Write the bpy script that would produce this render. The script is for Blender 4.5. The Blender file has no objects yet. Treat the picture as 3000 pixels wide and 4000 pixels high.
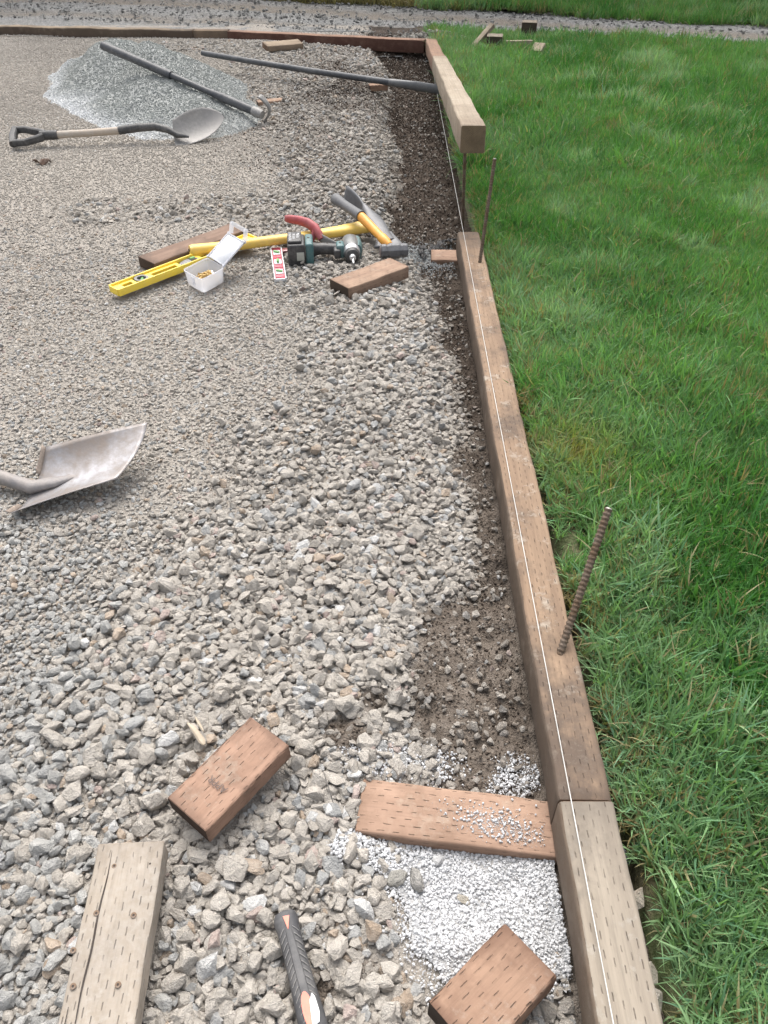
import bpy, bmesh, math, random
import numpy as np
from mathutils import Vector, Matrix, Euler

random.seed(7)
RNG = np.random.default_rng(11)
scene = bpy.context.scene
COL = scene.collection

# ---------------------------------------------------------------- camera, world, sun
cam_data = bpy.data.cameras.new('camera')
cam = bpy.data.objects.new('camera', cam_data)
COL.objects.link(cam)
cam.location = (0, 0, 1.16)
cam.rotation_euler = (math.radians(90 - 40.7126), 0, 0)
cam_data.sensor_fit = 'VERTICAL'
cam_data.sensor_height = 24.0
cam_data.sensor_width = 18.0
cam_data.lens = 24.0 * 3004 / 4000
cam_data.clip_start = 0.02
cam_data.clip_end = 500
scene.camera = cam

SUN_EL, SUN_AZ = 58.0, 352.0          # azimuth clockwise from +Y
world = bpy.data.worlds.new('World')
scene.world = world
world.use_nodes = True
wn = world.node_tree
wn.nodes.clear()
wo = wn.nodes.new('ShaderNodeOutputWorld')
bg = wn.nodes.new('ShaderNodeBackground')
sky = wn.nodes.new('ShaderNodeTexSky')
sky.sky_type = 'NISHITA'
sky.sun_disc = False
sky.sun_elevation = math.radians(SUN_EL)
sky.sun_rotation = math.radians(SUN_AZ)
sky.altitude = 0
sky.air_density = 1.0
sky.dust_density = 6.0
sky.ozone_density = 1.0
bg.inputs['Strength'].default_value = 0.15
hsv = wn.nodes.new('ShaderNodeHueSaturation')      # thin overcast: the sky is nearly grey
hsv.inputs['Saturation'].default_value = 0.30
wn.links.new(sky.outputs[0], hsv.inputs['Color'])
wn.links.new(hsv.outputs[0], bg.inputs['Color'])
wn.links.new(bg.outputs[0], wo.inputs['Surface'])

sd = bpy.data.lights.new('sun', 'SUN')
sd.energy = 0.62
sd.angle = math.radians(55)
sd.color = (1.0, 0.93, 0.83)
sun = bpy.data.objects.new('sun', sd)
COL.objects.link(sun)
_a, _e = math.radians(SUN_AZ), math.radians(SUN_EL)
sdir = Vector((math.sin(_a) * math.cos(_e), math.cos(_a) * math.cos(_e), math.sin(_e)))
sun.rotation_euler = sdir.to_track_quat('Z', 'Y').to_euler()
sun.location = (0, 0, 8)

scene.view_settings.view_transform = 'Standard'
scene.view_settings.look = 'None'
scene.view_settings.gamma = 1
scene.view_settings.use_curve_mapping = False
scene.view_settings.exposure = 1.14

# ---------------------------------------------------------------- numpy noise
def hash2(ix, iy, s):
    n = (ix.astype(np.int64) * 374761393 + iy.astype(np.int64) * 668265263 + s * 974634777) & 0x7fffffff
    n = ((n ^ (n >> 13)) * 1274126177) & 0x7fffffff
    n = n ^ (n >> 16)
    return (n & 0xffff) / 65535.0

def vnoise(x, y, s=0):
    xi, yi = np.floor(x), np.floor(y)
    fx, fy = x - xi, y - yi
    fx = fx * fx * (3 - 2 * fx); fy = fy * fy * (3 - 2 * fy)
    a = hash2(xi, yi, s); b = hash2(xi + 1, yi, s); c = hash2(xi, yi + 1, s); d = hash2(xi + 1, yi + 1, s)
    return (a * (1 - fx) + b * fx) * (1 - fy) + (c * (1 - fx) + d * fx) * fy

def fbm(x, y, f, o=3, s=0):
    v = 0; amp = 0.5; t = 0
    for i in range(o):
        v = v + amp * vnoise(x * f + 17.3 * i, y * f - 9.1 * i, s + i); t += amp; amp *= 0.5; f *= 2.03
    return v / t

def sstep(a, b, x):
    t = np.clip((x - a) / (b - a), 0, 1)
    return t * t * (3 - 2 * t)

# ---------------------------------------------------------------- the lie of the land
DB_Y = [-1, 0.1, 0.40, 0.50, 0.62, 0.80, 1.05, 1.46, 2.07, 2.60, 3.07, 3.5, 4.5, 5.7, 6.7, 7.15, 7.4, 9]
DB_X = [.28, .27, .26, .24, .13, .055, .12, .205, .215, .185, .06, .0, .06, .03, .04, -.05, -.12, -.12]
def dirt_edge(y): return np.interp(y, DB_Y, DB_X)
def dirt_mask(x, y):
    n = (fbm(x, y, 9, 3, 5) - .5) * .16 + (fbm(x, y, 2.5, 2, 8) - .5) * .08
    m = sstep(-.035, .035, x - dirt_edge(y) + n)
    m = np.where(x > .5, 0, m)
    bank = np.exp(-((x + .28) ** 2 / .20 + (y - 5.7) ** 2 / 2.0)) * (.30 + .6 * sstep(.38, .54, fbm(x, y, 5, 3, 55)))
    m = np.maximum(m, bank)
    # small dirt showings among the stones left of the sill board
    for cx, cy, r in ((-.075, .82, .030), (-.02, .90, .028), (.09, .98, .05), (-.10, .39, .03), (-.02, .43, .03), (-.06, .33, .035)):
        m = np.maximum(m, sstep(r * 1.3, r * .5, np.hypot(x - cx, y - cy) + n * .3))
    return m
def coarse_mask(x, y):
    cb = np.interp(y, [0, .60, .91, 1.1, 1.44, 1.9, 2.37, 3.0, 3.6, 4.9, 6.26, 6.8, 7.3],
                   [-.42, -.47, -.62, -.60, -.40, -.24, -.26, -.34, -.45, -.78, -.83, -1.2, -1.9])
    n = (fbm(x, y, 3.0, 3, 21) - .5) * .55
    m = sstep(-.14, .14, x - cb + n)
    band = sstep(.22, .06, np.abs(y - 3.62 - .12 * x)) * sstep(-1.6, -1.2, x)
    return np.clip(np.maximum(m, band * .6), 0, 1)
def pile_h(x, y):
    dy = y - 5.75; dx = x + 1.52 + .42 * dy
    r = np.sqrt((dx / np.where(dx > 0, .60, .72)) ** 2 + (dy / np.where(dy > 0, 1.25, 1.18)) ** 2)
    r = r + (fbm(x, y, 2.2, 3, 61) - .5) * .30
    h = .30 * np.clip(1 - r, 0, 1) ** .95
    h2 = .09 * np.clip(1 - np.hypot((x + 1.95) / .30, (y - 6.1) / .5), 0, 1)
    dent = -.05 * np.clip(1 - np.hypot((x + 1.75) / .22, (y - 5.5) / .35), 0, 1)
    return h + (h2 + dent) * (h > 0)
def G(x, y, fine=True):
    z = np.full_like(x, -.068)
    z = z - .03 * sstep(2.0, 1.1, y)
    z = z + (fbm(x, y, .9, 2, 31) - .5) * .03 + (fbm(x, y, 3.5, 3, 33) - .5) * .018
    z = z + .075 * np.exp(-((x + .30) ** 2 / .09 + (y - 6.35) ** 2 / .12))
    z = z + .035 * np.exp(-((x + .30) ** 2 / .16 + (y - 5.3) ** 2 / .6))
    z = z + .02 * np.exp(-((x + .05) ** 2 / .02 + (y - 1.9) ** 2 / .5))
    e = dirt_edge(y)
    deep = np.interp(y, [0, .8, 3.0, 3.25, 3.6, 7.0, 7.2, 7.4], [-.118, -.108, -.110, -.135, -.175, -.165, -.135, -.07])
    t = sstep(-.13, .05, x - e)
    z = z * (1 - t) + deep * t
    pit = sstep(.17, .06, np.hypot((x - .12) / 1.3, y - .60))
    z = np.minimum(z, z * (1 - pit) + (-.124) * pit)
    if fine:
        dm = dirt_mask(x, y)
        z = z + dm * ((fbm(x, y, 26, 3, 41) - .5) * .030 + (fbm(x, y, 85, 2, 44) - .5) * .012)
    z = np.where(y > 7.75, np.maximum(z, -.065), z)
    return z
def Gs(x, y): return float(G(np.array([float(x)]), np.array([float(y)]), False)[0])

# ---------------------------------------------------------------- tags and small builders
def tag(o, label=None, cat=None, group=None, kind=None):
    if label: o['label'] = label
    if cat: o['category'] = cat
    if group: o['group'] = group
    if kind: o['kind'] = kind
    return o
def empty(name, loc=(0, 0, 0), mat=None):
    o = bpy.data.objects.new(name, None)
    COL.objects.link(o)
    o.empty_display_size = .05
    if mat is not None: o.matrix_world = mat
    else: o.location = loc
    return o
def link_mesh(name, me, mat=None, parent=None, mw=None):
    o = bpy.data.objects.new(name, me)
    COL.objects.link(o)
    if mat and not me.materials: me.materials.append(mat)
    if parent: o.parent = parent
    if mw is not None: o.matrix_local = mw
    return o
def frame(origin, xdir, up=(0, 0, 1)):
    x = Vector(xdir).normalized(); z = Vector(up)
    y = z.cross(x).normalized(); z = x.cross(y).normalized()
    m = Matrix.Identity(4)
    for i in range(3): m[i][0], m[i][1], m[i][2] = x[i], y[i], z[i]
    m.translation = Vector(origin)
    return m

class MB:
    def __init__(s): s.bm = bmesh.new()
    def box(s, lo, hi, bevel=0, seg=2, m=None):
        r = bmesh.ops.create_cube(s.bm, size=1)
        vs = r['verts']
        c = [(lo[i] + hi[i]) / 2 for i in range(3)]; d = [hi[i] - lo[i] for i in range(3)]
        for v in vs: v.co = Vector([v.co[i] * d[i] + c[i] for i in range(3)])
        if bevel:
            es = list({e for v in vs for e in v.link_edges})
            rr = bmesh.ops.bevel(s.bm, geom=es, offset=bevel, segments=seg, profile=.5, affect='EDGES')
            vs = list({v for v in rr['verts']} | {v for f in rr['faces'] for v in f.verts})
        if m is not None:
            for v in vs: v.co = m @ v.co
        return s
    def tube(s, pts, rad, seg=12, cap=True, sq=None, up=(0, 0, 1), prof=None):
        pts = [Vector(p) for p in pts]; n = len(pts)
        if not hasattr(rad, '__len__'): rad = [rad] * n
        rings = []
        for i, p in enumerate(pts):
            t = (pts[min(i + 1, n - 1)] - pts[max(i - 1, 0)]).normalized()
            a = Vector(up).cross(t)
            if a.length < 1e-4: a = Vector((1, 0, 0)).cross(t)
            a.normalize(); b = t.cross(a)
            r = rad[i]; ra, rb = r if hasattr(r, '__len__') else (r, r)
            ring = []
            for k in range(seg):
                th = 2 * math.pi * k / seg
                c, d = math.cos(th), math.sin(th)
                if sq:
                    e = 2 / sq
                    c = math.copysign(abs(c) ** e, c); d = math.copysign(abs(d) ** e, d)
                ring.append(s.bm.verts.new(p + a * (ra * c) + b * (rb * d)))
            rings.append(ring)
        for i in range(n - 1):
            for k in range(seg):
                s.bm.faces.new((rings[i][k], rings[i][(k + 1) % seg], rings[i + 1][(k + 1) % seg], rings[i + 1][k]))
        if cap:
            s.bm.faces.new(list(reversed(rings[0]))); s.bm.faces.new(rings[-1])
        return s
    def grid(s, fn, nu, nv):
        V = [[s.bm.verts.new(fn(i / nu, j / nv)) for j in range(nv + 1)] for i in range(nu + 1)]
        for i in range(nu):
            for j in range(nv):
                s.bm.faces.new((V[i][j], V[i + 1][j], V[i + 1][j + 1], V[i][j + 1]))
        return s
    def prism(s, poly, z0, z1):
        a = [s.bm.verts.new((x, y, z0)) for x, y in poly]; b = [s.bm.verts.new((x, y, z1)) for x, y in poly]
        n = len(poly)
        s.bm.faces.new(list(reversed(a))); s.bm.faces.new(b)
        for i in range(n): s.bm.faces.new((a[i], a[(i + 1) % n], b[(i + 1) % n], b[i]))
        return s
    def build(s, name, mat, parent=None, smooth=True, mw=None, angle=35, solid=0, bev=0):
        bmesh.ops.recalc_face_normals(s.bm, faces=s.bm.faces)
        me = bpy.data.meshes.new(name)
        s.bm.to_mesh(me); s.bm.free()
        if smooth:
            me.shade_smooth()
            try: me.set_sharp_from_angle(angle=math.radians(angle))
            except Exception: pass
        o = link_mesh(name, me, mat, parent, mw)
        if solid:
            md = o.modifiers.new('solid', 'SOLIDIFY'); md.thickness = solid; md.offset = 0
        if bev:
            md = o.modifiers.new('bevel', 'BEVEL'); md.width = bev; md.segments = 2; md.limit_method = 'ANGLE'
        return o

# ---------------------------------------------------------------- materials
def mat_new(name):
    m = bpy.data.materials.new(name); m.use_nodes = True
    nt = m.node_tree; nt.nodes.clear()
    out = nt.nodes.new('ShaderNodeOutputMaterial')
    b = nt.nodes.new('ShaderNodeBsdfPrincipled')
    nt.links.new(b.outputs[0], out.inputs[0])
    return m, nt, b, out
def N(nt, t, **k):
    n = nt.nodes.new(t)
    for a, v in k.items(): setattr(n, a, v)
    return n
def noise(nt, vec, scale, detail=4, rough=.6):
    n = N(nt, 'ShaderNodeTexNoise'); n.inputs['Scale'].default_value = scale
    n.inputs['Detail'].default_value = detail; n.inputs['Roughness'].default_value = rough
    if vec is not None: nt.links.new(vec, n.inputs['Vector'])
    return n.outputs['Fac']
def ramp(nt, fac, stops):
    r = N(nt, 'ShaderNodeValToRGB'); e = r.color_ramp.elements
    while len(e) < len(stops): e.new(.5)
    for el, (p, c) in zip(e, stops):
        el.position = p; el.color = (*c, 1) if len(c) == 3 else c
    nt.links.new(fac, r.inputs[0])
    return r.outputs[0]
def val(nt, fac, a, b, lo=0., hi=1.):
    r = N(nt, 'ShaderNodeMapRange'); r.inputs[1].default_value = a; r.inputs[2].default_value = b
    r.inputs[3].default_value = lo; r.inputs[4].default_value = hi
    nt.links.new(fac, r.inputs[0]); return r.outputs[0]
def mix(nt, fac, a, b, mode='MIX'):
    n = N(nt, 'ShaderNodeMix', data_type='RGBA', blend_type=mode)
    for s, v in ((n.inputs[0], fac), (n.inputs[6], a), (n.inputs[7], b)):
        if isinstance(v, (int, float)): s.default_value = v
        elif isinstance(v, tuple): s.default_value = (*v, 1)
        else: nt.links.new(v, s)
    return n.outputs[2]
def math_(nt, op, a, b=None, c=None):
    n = N(nt, 'ShaderNodeMath', operation=op)
    for i, v in enumerate((a, b, c)):
        if v is None: continue
        if isinstance(v, (int, float)): n.inputs[i].default_value = v
        else: nt.links.new(v, n.inputs[i])
    return n.outputs[0]
def bump(nt, b, h, dist, strength=1.0):
    n = N(nt, 'ShaderNodeBump'); n.inputs['Distance'].default_value = dist; n.inputs['Strength'].default_value = strength
    nt.links.new(h, n.inputs['Height']); nt.links.new(n.outputs[0], b.inputs['Normal'])
def objco(nt): return N(nt, 'ShaderNodeTexCoord').outputs['Object']
def wco(nt): return N(nt, 'ShaderNodeNewGeometry').outputs['Position']

def m_plain(name, c, rough=.6, metal=0., dust=.3, dustc=(.42, .39, .35), scale=14, bmp=.0006, c2=None):
    m, nt, b, out = mat_new(name)
    co = objco(nt)
    n1 = noise(nt, co, scale, 5, .65); n2 = noise(nt, co, scale * 7, 3, .6)
    base = mix(nt, val(nt, n1, .35, .65), c, c2 or tuple(min(1, v * .78) for v in c))
    f = math_(nt, 'MULTIPLY', val(nt, math_(nt, 'ADD', n1, math_(nt, 'MULTIPLY', n2, .6)), .66, 1.02), dust)
    colr = mix(nt, f, base, dustc)
    nt.links.new(colr, b.inputs['Base Color'])
    b.inputs['Metallic'].default_value = metal
    if metal:
        nt.links.new(math_(nt, 'MULTIPLY_ADD', f, -metal, metal), b.inputs['Metallic'])
    nt.links.new(math_(nt, 'MULTIPLY_ADD', n2, .25, rough - .1), b.inputs['Roughness'])
    bump(nt, b, n2, bmp)
    return m

def m_stone(name, instancer=True):
    m, nt, b, out = mat_new(name)
    co = objco(nt)
    oi = N(nt, 'ShaderNodeObjectInfo')
    if instancer:
        at = N(nt, 'ShaderNodeAttribute', attribute_type='INSTANCER', attribute_name='tint'); tint = at.outputs['Color']
    else:
        tint = oi.outputs['Color']
    off = N(nt, 'ShaderNodeVectorMath', operation='ADD')
    sc = N(nt, 'ShaderNodeVectorMath', operation='SCALE')
    cmb = N(nt, 'ShaderNodeCombineXYZ')
    for i in range(3): nt.links.new(oi.outputs['Random'], cmb.inputs[i])
    nt.links.new(cmb.outputs[0], sc.inputs[0]); sc.inputs['Scale'].default_value = 37.0
    nt.links.new(co, off.inputs[0]); nt.links.new(sc.outputs[0], off.inputs[1])
    v = off.outputs[0]
    n1 = noise(nt, v, 1.6, 5, .65); n2 = noise(nt, v, 7, 4, .7)
    dark = mix(nt, 1.0, tint, (.82, .82, .82), 'MULTIPLY')
    lite = mix(nt, .30, tint, (.56, .53, .49))
    c = mix(nt, val(nt, n1, .35, .65), dark, lite)
    c = mix(nt, val(nt, n2, .60, .76, 0, .55), c, (.56, .545, .52))
    c = mix(nt, val(nt, n2, .38, .26, 0, .35), c, (.27, .245, .22))
    nt.links.new(c, b.inputs['Base Color'])
    b.inputs['Roughness'].default_value = .9
    b.inputs['Specular IOR Level'].default_value = .25
    h = math_(nt, 'MULTIPLY_ADD', n1, 1.2, n2)
    bump(nt, b, h, .10, .55)
    return m
M_STONE = m_stone('stone_scatter'); M_STONE_ONE = m_stone('stone_single', False)

def m_grit():
    m, nt, b, out = mat_new('grit')
    at = N(nt, 'ShaderNodeAttribute', attribute_type='INSTANCER', attribute_name='tint')
    n1 = noise(nt, objco(nt), 2.5, 3, .6)
    nt.links.new(mix(nt, val(nt, n1, .3, .7), at.outputs['Color'], mix(nt, 1.0, at.outputs['Color'], (.85, .85, .85), 'MULTIPLY')), b.inputs['Base Color'])
    b.inputs['Roughness'].default_value = .95; b.inputs['Specular IOR Level'].default_value = .2
    return m
M_GRIT = m_grit()

def m_ground(name):
    """compacted gravel with moist dirt where the 'dirt' attribute says so"""
    m, nt, b, out = mat_new(name)
    co = wco(nt)
    at = N(nt, 'ShaderNodeAttribute', attribute_name='dirt'); d = at.outputs['Fac']
    vo = N(nt, 'ShaderNodeTexVoronoi'); vo.inputs['Scale'].default_value = 150; nt.links.new(co, vo.inputs['Vector'])
    ve = N(nt, 'ShaderNodeTexVoronoi', feature='DISTANCE_TO_EDGE'); ve.inputs['Scale'].default_value = 150; nt.links.new(co, ve.inputs['Vector'])
    sep = N(nt, 'ShaderNodeSeparateColor'); nt.links.new(vo.outputs['Color'], sep.inputs[0])
    grav = ramp(nt, sep.outputs[0], [(0, (.27, .247, .219)), (.35, (.32, .295, .263)), (.7, (.355, .328, .294)), (1, (.41, .385, .35))])
    grav = mix(nt, val(nt, ve.outputs['Distance'], 0, .10, .5, 0), grav, (.30, .27, .235))
    n0 = noise(nt, co, 1.1, 4, .6); n1 = noise(nt, co, 6, 5, .65); n2 = noise(nt, co, 60, 5, .7); n3 = noise(nt, co, 260, 3, .7)
    fines = mix(nt, val(nt, n2, .3, .7), (.345, .315, .278), (.295, .266, .234))
    grav = mix(nt, val(nt, math_(nt, 'ADD', n1, math_(nt, 'MULTIPLY', n2, .35)), .52, .78, .15, .85), grav, fines)
    grav = mix(nt, val(nt, n0, .42, .62, .0, .4), grav, (.25, .225, .197))
    dirt = mix(nt, val(nt, n2, .35, .65), (.028, .021, .016), (.070, .053, .041))
    dirt = mix(nt, val(nt, n1, .48, .62, 0, .65), dirt, (.105, .083, .066))
    dirt = mix(nt, val(nt, n3, .64, .74, 0, .45), dirt, (.22, .20, .175))
    ad = N(nt, 'ShaderNodeAttribute', attribute_name='dry')
    dirt = mix(nt, ad.outputs['Fac'], dirt, mix(nt, val(nt, n2, .35, .65), (.105, .085, .068), (.20, .172, .145)))
    c = mix(nt, d, grav, dirt)
    nt.links.new(c, b.inputs['Base Color']); b.inputs['Roughness'].default_value = .95
    b.inputs['Specular IOR Level'].default_value = .2
    h = math_(nt, 'ADD', math_(nt, 'MULTIPLY', val(nt, ve.outputs['Distance'], 0, .25), .7), math_(nt, 'MULTIPLY', n2, 1.0))
    h = math_(nt, 'ADD', h, math_(nt, 'MULTIPLY', n3, .5))
    bump(nt, b, h, .003, .8)
    return m
M_GROUND = m_ground('gravel_ground')

def m_timber(name, c1, c2, stain, stain_amt=.5, pale=(.50, .45, .37), pale_amt=.25, inc=1., dusty=0., rings=(.20, .13, .085), seed=0., side=None):
    """treated sawn timber; local Y is the long axis; knife-incised dashes, grain, end grain"""
    m, nt, b, out = mat_new(name)
    tc = objco(nt)
    mp = N(nt, 'ShaderNodeVectorMath', operation='ADD'); nt.links.new(tc, mp.inputs[0]); mp.inputs[1].default_value = (seed, seed * 1.7, seed * .6)
    co = mp.outputs[0]
    st = N(nt, 'ShaderNodeMapping'); st.inputs['Scale'].default_value = (1, .055, 1); nt.links.new(co, st.inputs[0])
    g1 = noise(nt, st.outputs[0], 150, 4, .7); g0 = noise(nt, st.outputs[0], 40, 4, .6)
    blot = noise(nt, co, 5.5, 5, .62); blot2 = noise(nt, co, 16, 5, .7); fine = noise(nt, co, 90, 4, .7)
    c = mix(nt, val(nt, g0, .35, .65), c1, c2)
    c = mix(nt, val(nt, g1, .48, .72, 0, .5), c, tuple(v * .62 for v in c2))
    c = mix(nt, val(nt, math_(nt, 'ADD', blot, math_(nt, 'MULTIPLY', blot2, .5)), .74, .90, 0, stain_amt), c, stain)
    c = mix(nt, val(nt, math_(nt, 'ADD', blot2, math_(nt, 'MULTIPLY', fine, .4)), .76, .92, 0, pale_amt), c, pale)
    gen = N(nt, 'ShaderNodeSeparateXYZ'); nt.links.new(N(nt, 'ShaderNodeTexCoord').outputs['Generated'], gen.inputs[0])
    ge = math_(nt, 'ADD', math_(nt, 'ABSOLUTE', math_(nt, 'MULTIPLY_ADD', gen.outputs[1], 2.0, -1.0)), math_(nt, 'MULTIPLY_ADD', blot2, .5, -.25))
    c = mix(nt, val(nt, ge, .80, 1.02, 0, .75), c, stain)
    gx = math_(nt, 'ADD', math_(nt, 'ABSOLUTE', math_(nt, 'MULTIPLY_ADD', gen.outputs[0], 2.0, -1.0)), math_(nt, 'MULTIPLY_ADD', blot, 1.2, -.6))
    c = mix(nt, val(nt, gx, .78, 1.1, 0, .40), c, stain)
    sx = N(nt, 'ShaderNodeSeparateXYZ'); nt.links.new(tc, sx.inputs[0])
    nrm = N(nt, 'ShaderNodeSeparateXYZ'); nt.links.new(N(nt, 'ShaderNodeTexCoord').outputs['Normal'], nrm.inputs[0])
    endm = math_(nt, 'GREATER_THAN', math_(nt, 'ABSOLUTE', nrm.outputs[1]), .75)
    wob = math_(nt, 'MULTIPLY', math_(nt, 'SUBTRACT', noise(nt, co, 25, 2, .5), .5), .004)
    vv = math_(nt, 'ADD', math_(nt, 'ADD', sx.outputs[0], sx.outputs[2]), math_(nt, 'ADD', wob, 7.0))
    vr = math_(nt, 'DIVIDE', vv, .0125); row = math_(nt, 'FLOOR', vr); fr = math_(nt, 'FRACT', vr)
    u = math_(nt, 'ADD', math_(nt, 'DIVIDE', math_(nt, 'ADD', sx.outputs[1], math_(nt, 'MULTIPLY', wob, 1.5)), .026), math_(nt, 'MULTIPLY', row, .36))
    fu = math_(nt, 'FRACT', math_(nt, 'ADD', u, 100))
    wn_ = N(nt, 'ShaderNodeTexWhiteNoise', noise_dimensions='2D'); cw = N(nt, 'ShaderNodeCombineXYZ')
    nt.links.new(row, cw.inputs[0]); nt.links.new(math_(nt, 'FLOOR', math_(nt, 'ADD', u, 100)), cw.inputs[1]); nt.links.new(cw.outputs[0], wn_.inputs['Vector'])
    rnd = wn_.outputs['Value']
    dd_ = math_(nt, 'SUBTRACT', math_(nt, 'ABSOLUTE', math_(nt, 'SUBTRACT', fu, .5)), math_(nt, 'MULTIPLY', rnd, .12))
    dl = math_(nt, 'MULTIPLY', val(nt, dd_, .08, .16, 1, 0), val(nt, rnd, .02, .30, 0, 1))
    wv = math_(nt, 'ABSOLUTE', math_(nt, 'SUBTRACT', fr, .5))
    dw = val(nt, wv, .030, .075, 1, 0)
    inci = math_(nt, 'MULTIPLY', math_(nt, 'MULTIPLY', dl, dw), val(nt, math_(nt, 'ADD', blot2, math_(nt, 'MULTIPLY', fine, .5)), .60, .85, .2, 1.))
    inci = math_(nt, 'MULTIPLY', math_(nt, 'MULTIPLY', inci, inc), math_(nt, 'SUBTRACT', 1.0, endm))
    c = mix(nt, math_(nt, 'MULTIPLY', inci, .72), c, (.055, .040, .030))
    # end grain rings
    wv2 = N(nt, 'ShaderNodeTexWave', wave_type='RINGS', rings_direction='Y'); wv2.inputs['Scale'].default_value = 75; wv2.inputs['Distortion'].default_value = 3; wv2.inputs['Detail'].default_value = 3
    mp2 = N(nt, 'ShaderNodeVectorMath', operation='ADD'); mp2.inputs[1].default_value = (.03, 0, .055); nt.links.new(tc, mp2.inputs[0]); nt.links.new(mp2.outputs[0], wv2.inputs['Vector'])
    ec = mix(nt, wv2.outputs['Fac'], tuple(v * .6 for v in rings), rings)
    ec = mix(nt, val(nt, blot2, .4, .65, 0, .7), ec, tuple(v * .45 for v in rings))
    c = mix(nt, endm, c, ec)
    if side:  # one side darker: dirt stain plus that side's shade put into the colour
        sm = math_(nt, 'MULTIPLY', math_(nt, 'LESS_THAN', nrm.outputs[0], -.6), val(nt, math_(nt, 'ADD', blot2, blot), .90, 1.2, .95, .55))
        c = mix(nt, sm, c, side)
    if dusty: c = mix(nt, val(nt, math_(nt, 'ADD', fine, blot), .85, 1.25, 0, dusty), c, (.42, .40, .37))
    nt.links.new(c, b.inputs['Base Color']); b.inputs['Roughness'].default_value = .85
    b.inputs['Specular IOR Level'].default_value = .25
    h = math_(nt, 'SUBTRACT', math_(nt, 'ADD', math_(nt, 'MULTIPLY', g1, .35), math_(nt, 'MULTIPLY', fine, .2)), math_(nt, 'MULTIPLY', inci, 1.6))
    bump(nt, b, h, .0016, .8)
    return m

def m_grass():
    m, nt, b, out = mat_new('grass_blades')
    at = N(nt, 'ShaderNodeAttribute', attribute_type='INSTANCER', attribute_name='tint')
    hh = N(nt, 'ShaderNodeAttribute', attribute_name='h'); bl = N(nt, 'ShaderNodeAttribute', attribute_name='blade')
    c = at.outputs['Color']
    c = mix(nt, val(nt, bl.outputs['Fac'], .3, 1, 0, .5), c, mix(nt, 1.0, c, (1.6, 1.3, 1.45), 'MULTIPLY'))
    c = mix(nt, val(nt, bl.outputs['Fac'], .28, 0, 0, .55), c, mix(nt, 1.0, c, (.55, .72, 1.15), 'MULTIPLY'))
    c = mix(nt, val(nt, bl.outputs['Fac'], .90, .915), c, (.33, .29, .165))
    c = mix(nt, val(nt, hh.outputs['Fac'], .28, .0, 0, .65), c, (.20, .20, .09))
    nt.links.new(c, b.inputs['Base Color']); b.inputs['Roughness'].default_value = .50
    b.inputs['Specular IOR Level'].default_value = .22
    tr = N(nt, 'ShaderNodeBsdfTranslucent'); nt.links.new(mix(nt, 1.0, c, (1.1, 1.25, .6), 'MULTIPLY'), tr.inputs[0])
    ms = N(nt, 'ShaderNodeMixShader'); ms.inputs[0].default_value = .35
    nt.links.new(b.outputs[0], ms.inputs[1]); nt.links.new(tr.outputs[0], ms.inputs[2]); nt.links.new(ms.outputs[0], out.inputs[0])
    return m
M_GRASS = m_grass()

def m_soil():
    m, nt, b, out = mat_new('lawn_soil')
    co = wco(nt); n1 = noise(nt, co, 7, 5, .65); n2 = noise(nt, co, 70, 5, .7)
    c = mix(nt, val(nt, n2, .35, .65), (.060, .055, .028), (.15, .135, .075))
    c = mix(nt, val(nt, n1, .4, .6, 0, .6), c, (.06, .12, .03))
    nt.links.new(c, b.inputs['Base Color']); b.inputs['Roughness'].default_value = .95
    bump(nt, b, n2, .01); return m
M_SOIL = m_soil()

def m_road():
    m, nt, b, out = mat_new('road_gravel')
    co = wco(nt); at = N(nt, 'ShaderNodeAttribute', attribute_name='rut')
    vo = N(nt, 'ShaderNodeTexVoronoi'); vo.inputs['Scale'].default_value = 55; nt.links.new(co, vo.inputs['Vector'])
    sep = N(nt, 'ShaderNodeSeparateColor'); nt.links.new(vo.outputs['Color'], sep.inputs[0])
    n1 = noise(nt, co, 3, 5, .65); n2 = noise(nt, co, 50, 5, .7)
    g = ramp(nt, sep.outputs[0], [(0, (.14, .14, .138)), (.5, (.18, .18, .174)), (.85, (.215, .212, .205)), (1, (.29, .285, .27))])
    f = mix(nt, val(nt, n2, .3, .7), (.15, .128, .105), (.195, .17, .14))
    k = math_(nt, 'ADD', at.outputs['Fac'], val(nt, n1, .35, .7, -.3, .3))
    c = mix(nt, k, g, f)
    nt.links.new(c, b.inputs['Base Color']); b.inputs['Roughness'].default_value = .95
    bump(nt, b, math_(nt, 'ADD', vo.outputs['Distance'], n2), .005); return m
M_ROAD = m_road()

def m_pile():
    m, nt, b, out = mat_new('rock_dust')
    co = wco(nt); at = N(nt, 'ShaderNodeAttribute', attribute_name='pale')
    n1 = noise(nt, co, 5, 5, .65); n2 = noise(nt, co, 110, 5, .75); n3 = noise(nt, co, 300, 3, .7)
    c = mix(nt, val(nt, n2, .32, .68), (.24, .25, .245), (.40, .41, .395))
    c = mix(nt, val(nt, n1, .42, .62, 0, .5), c, (.29, .295, .28))
    k = math_(nt, 'MULTIPLY', at.outputs['Fac'], val(nt, math_(nt, 'ADD', n1, n2), .75, 1.15, .25, 1))
    c = mix(nt, k, c, (.66, .67, .68))
    nt.links.new(c, b.inputs['Base Color']); b.inputs['Roughness'].default_value = .95
    bump(nt, b, math_(nt, 'ADD', n2, math_(nt, 'MULTIPLY', n3, .5)), .004); return m
M_PILE = m_pile()

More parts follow.
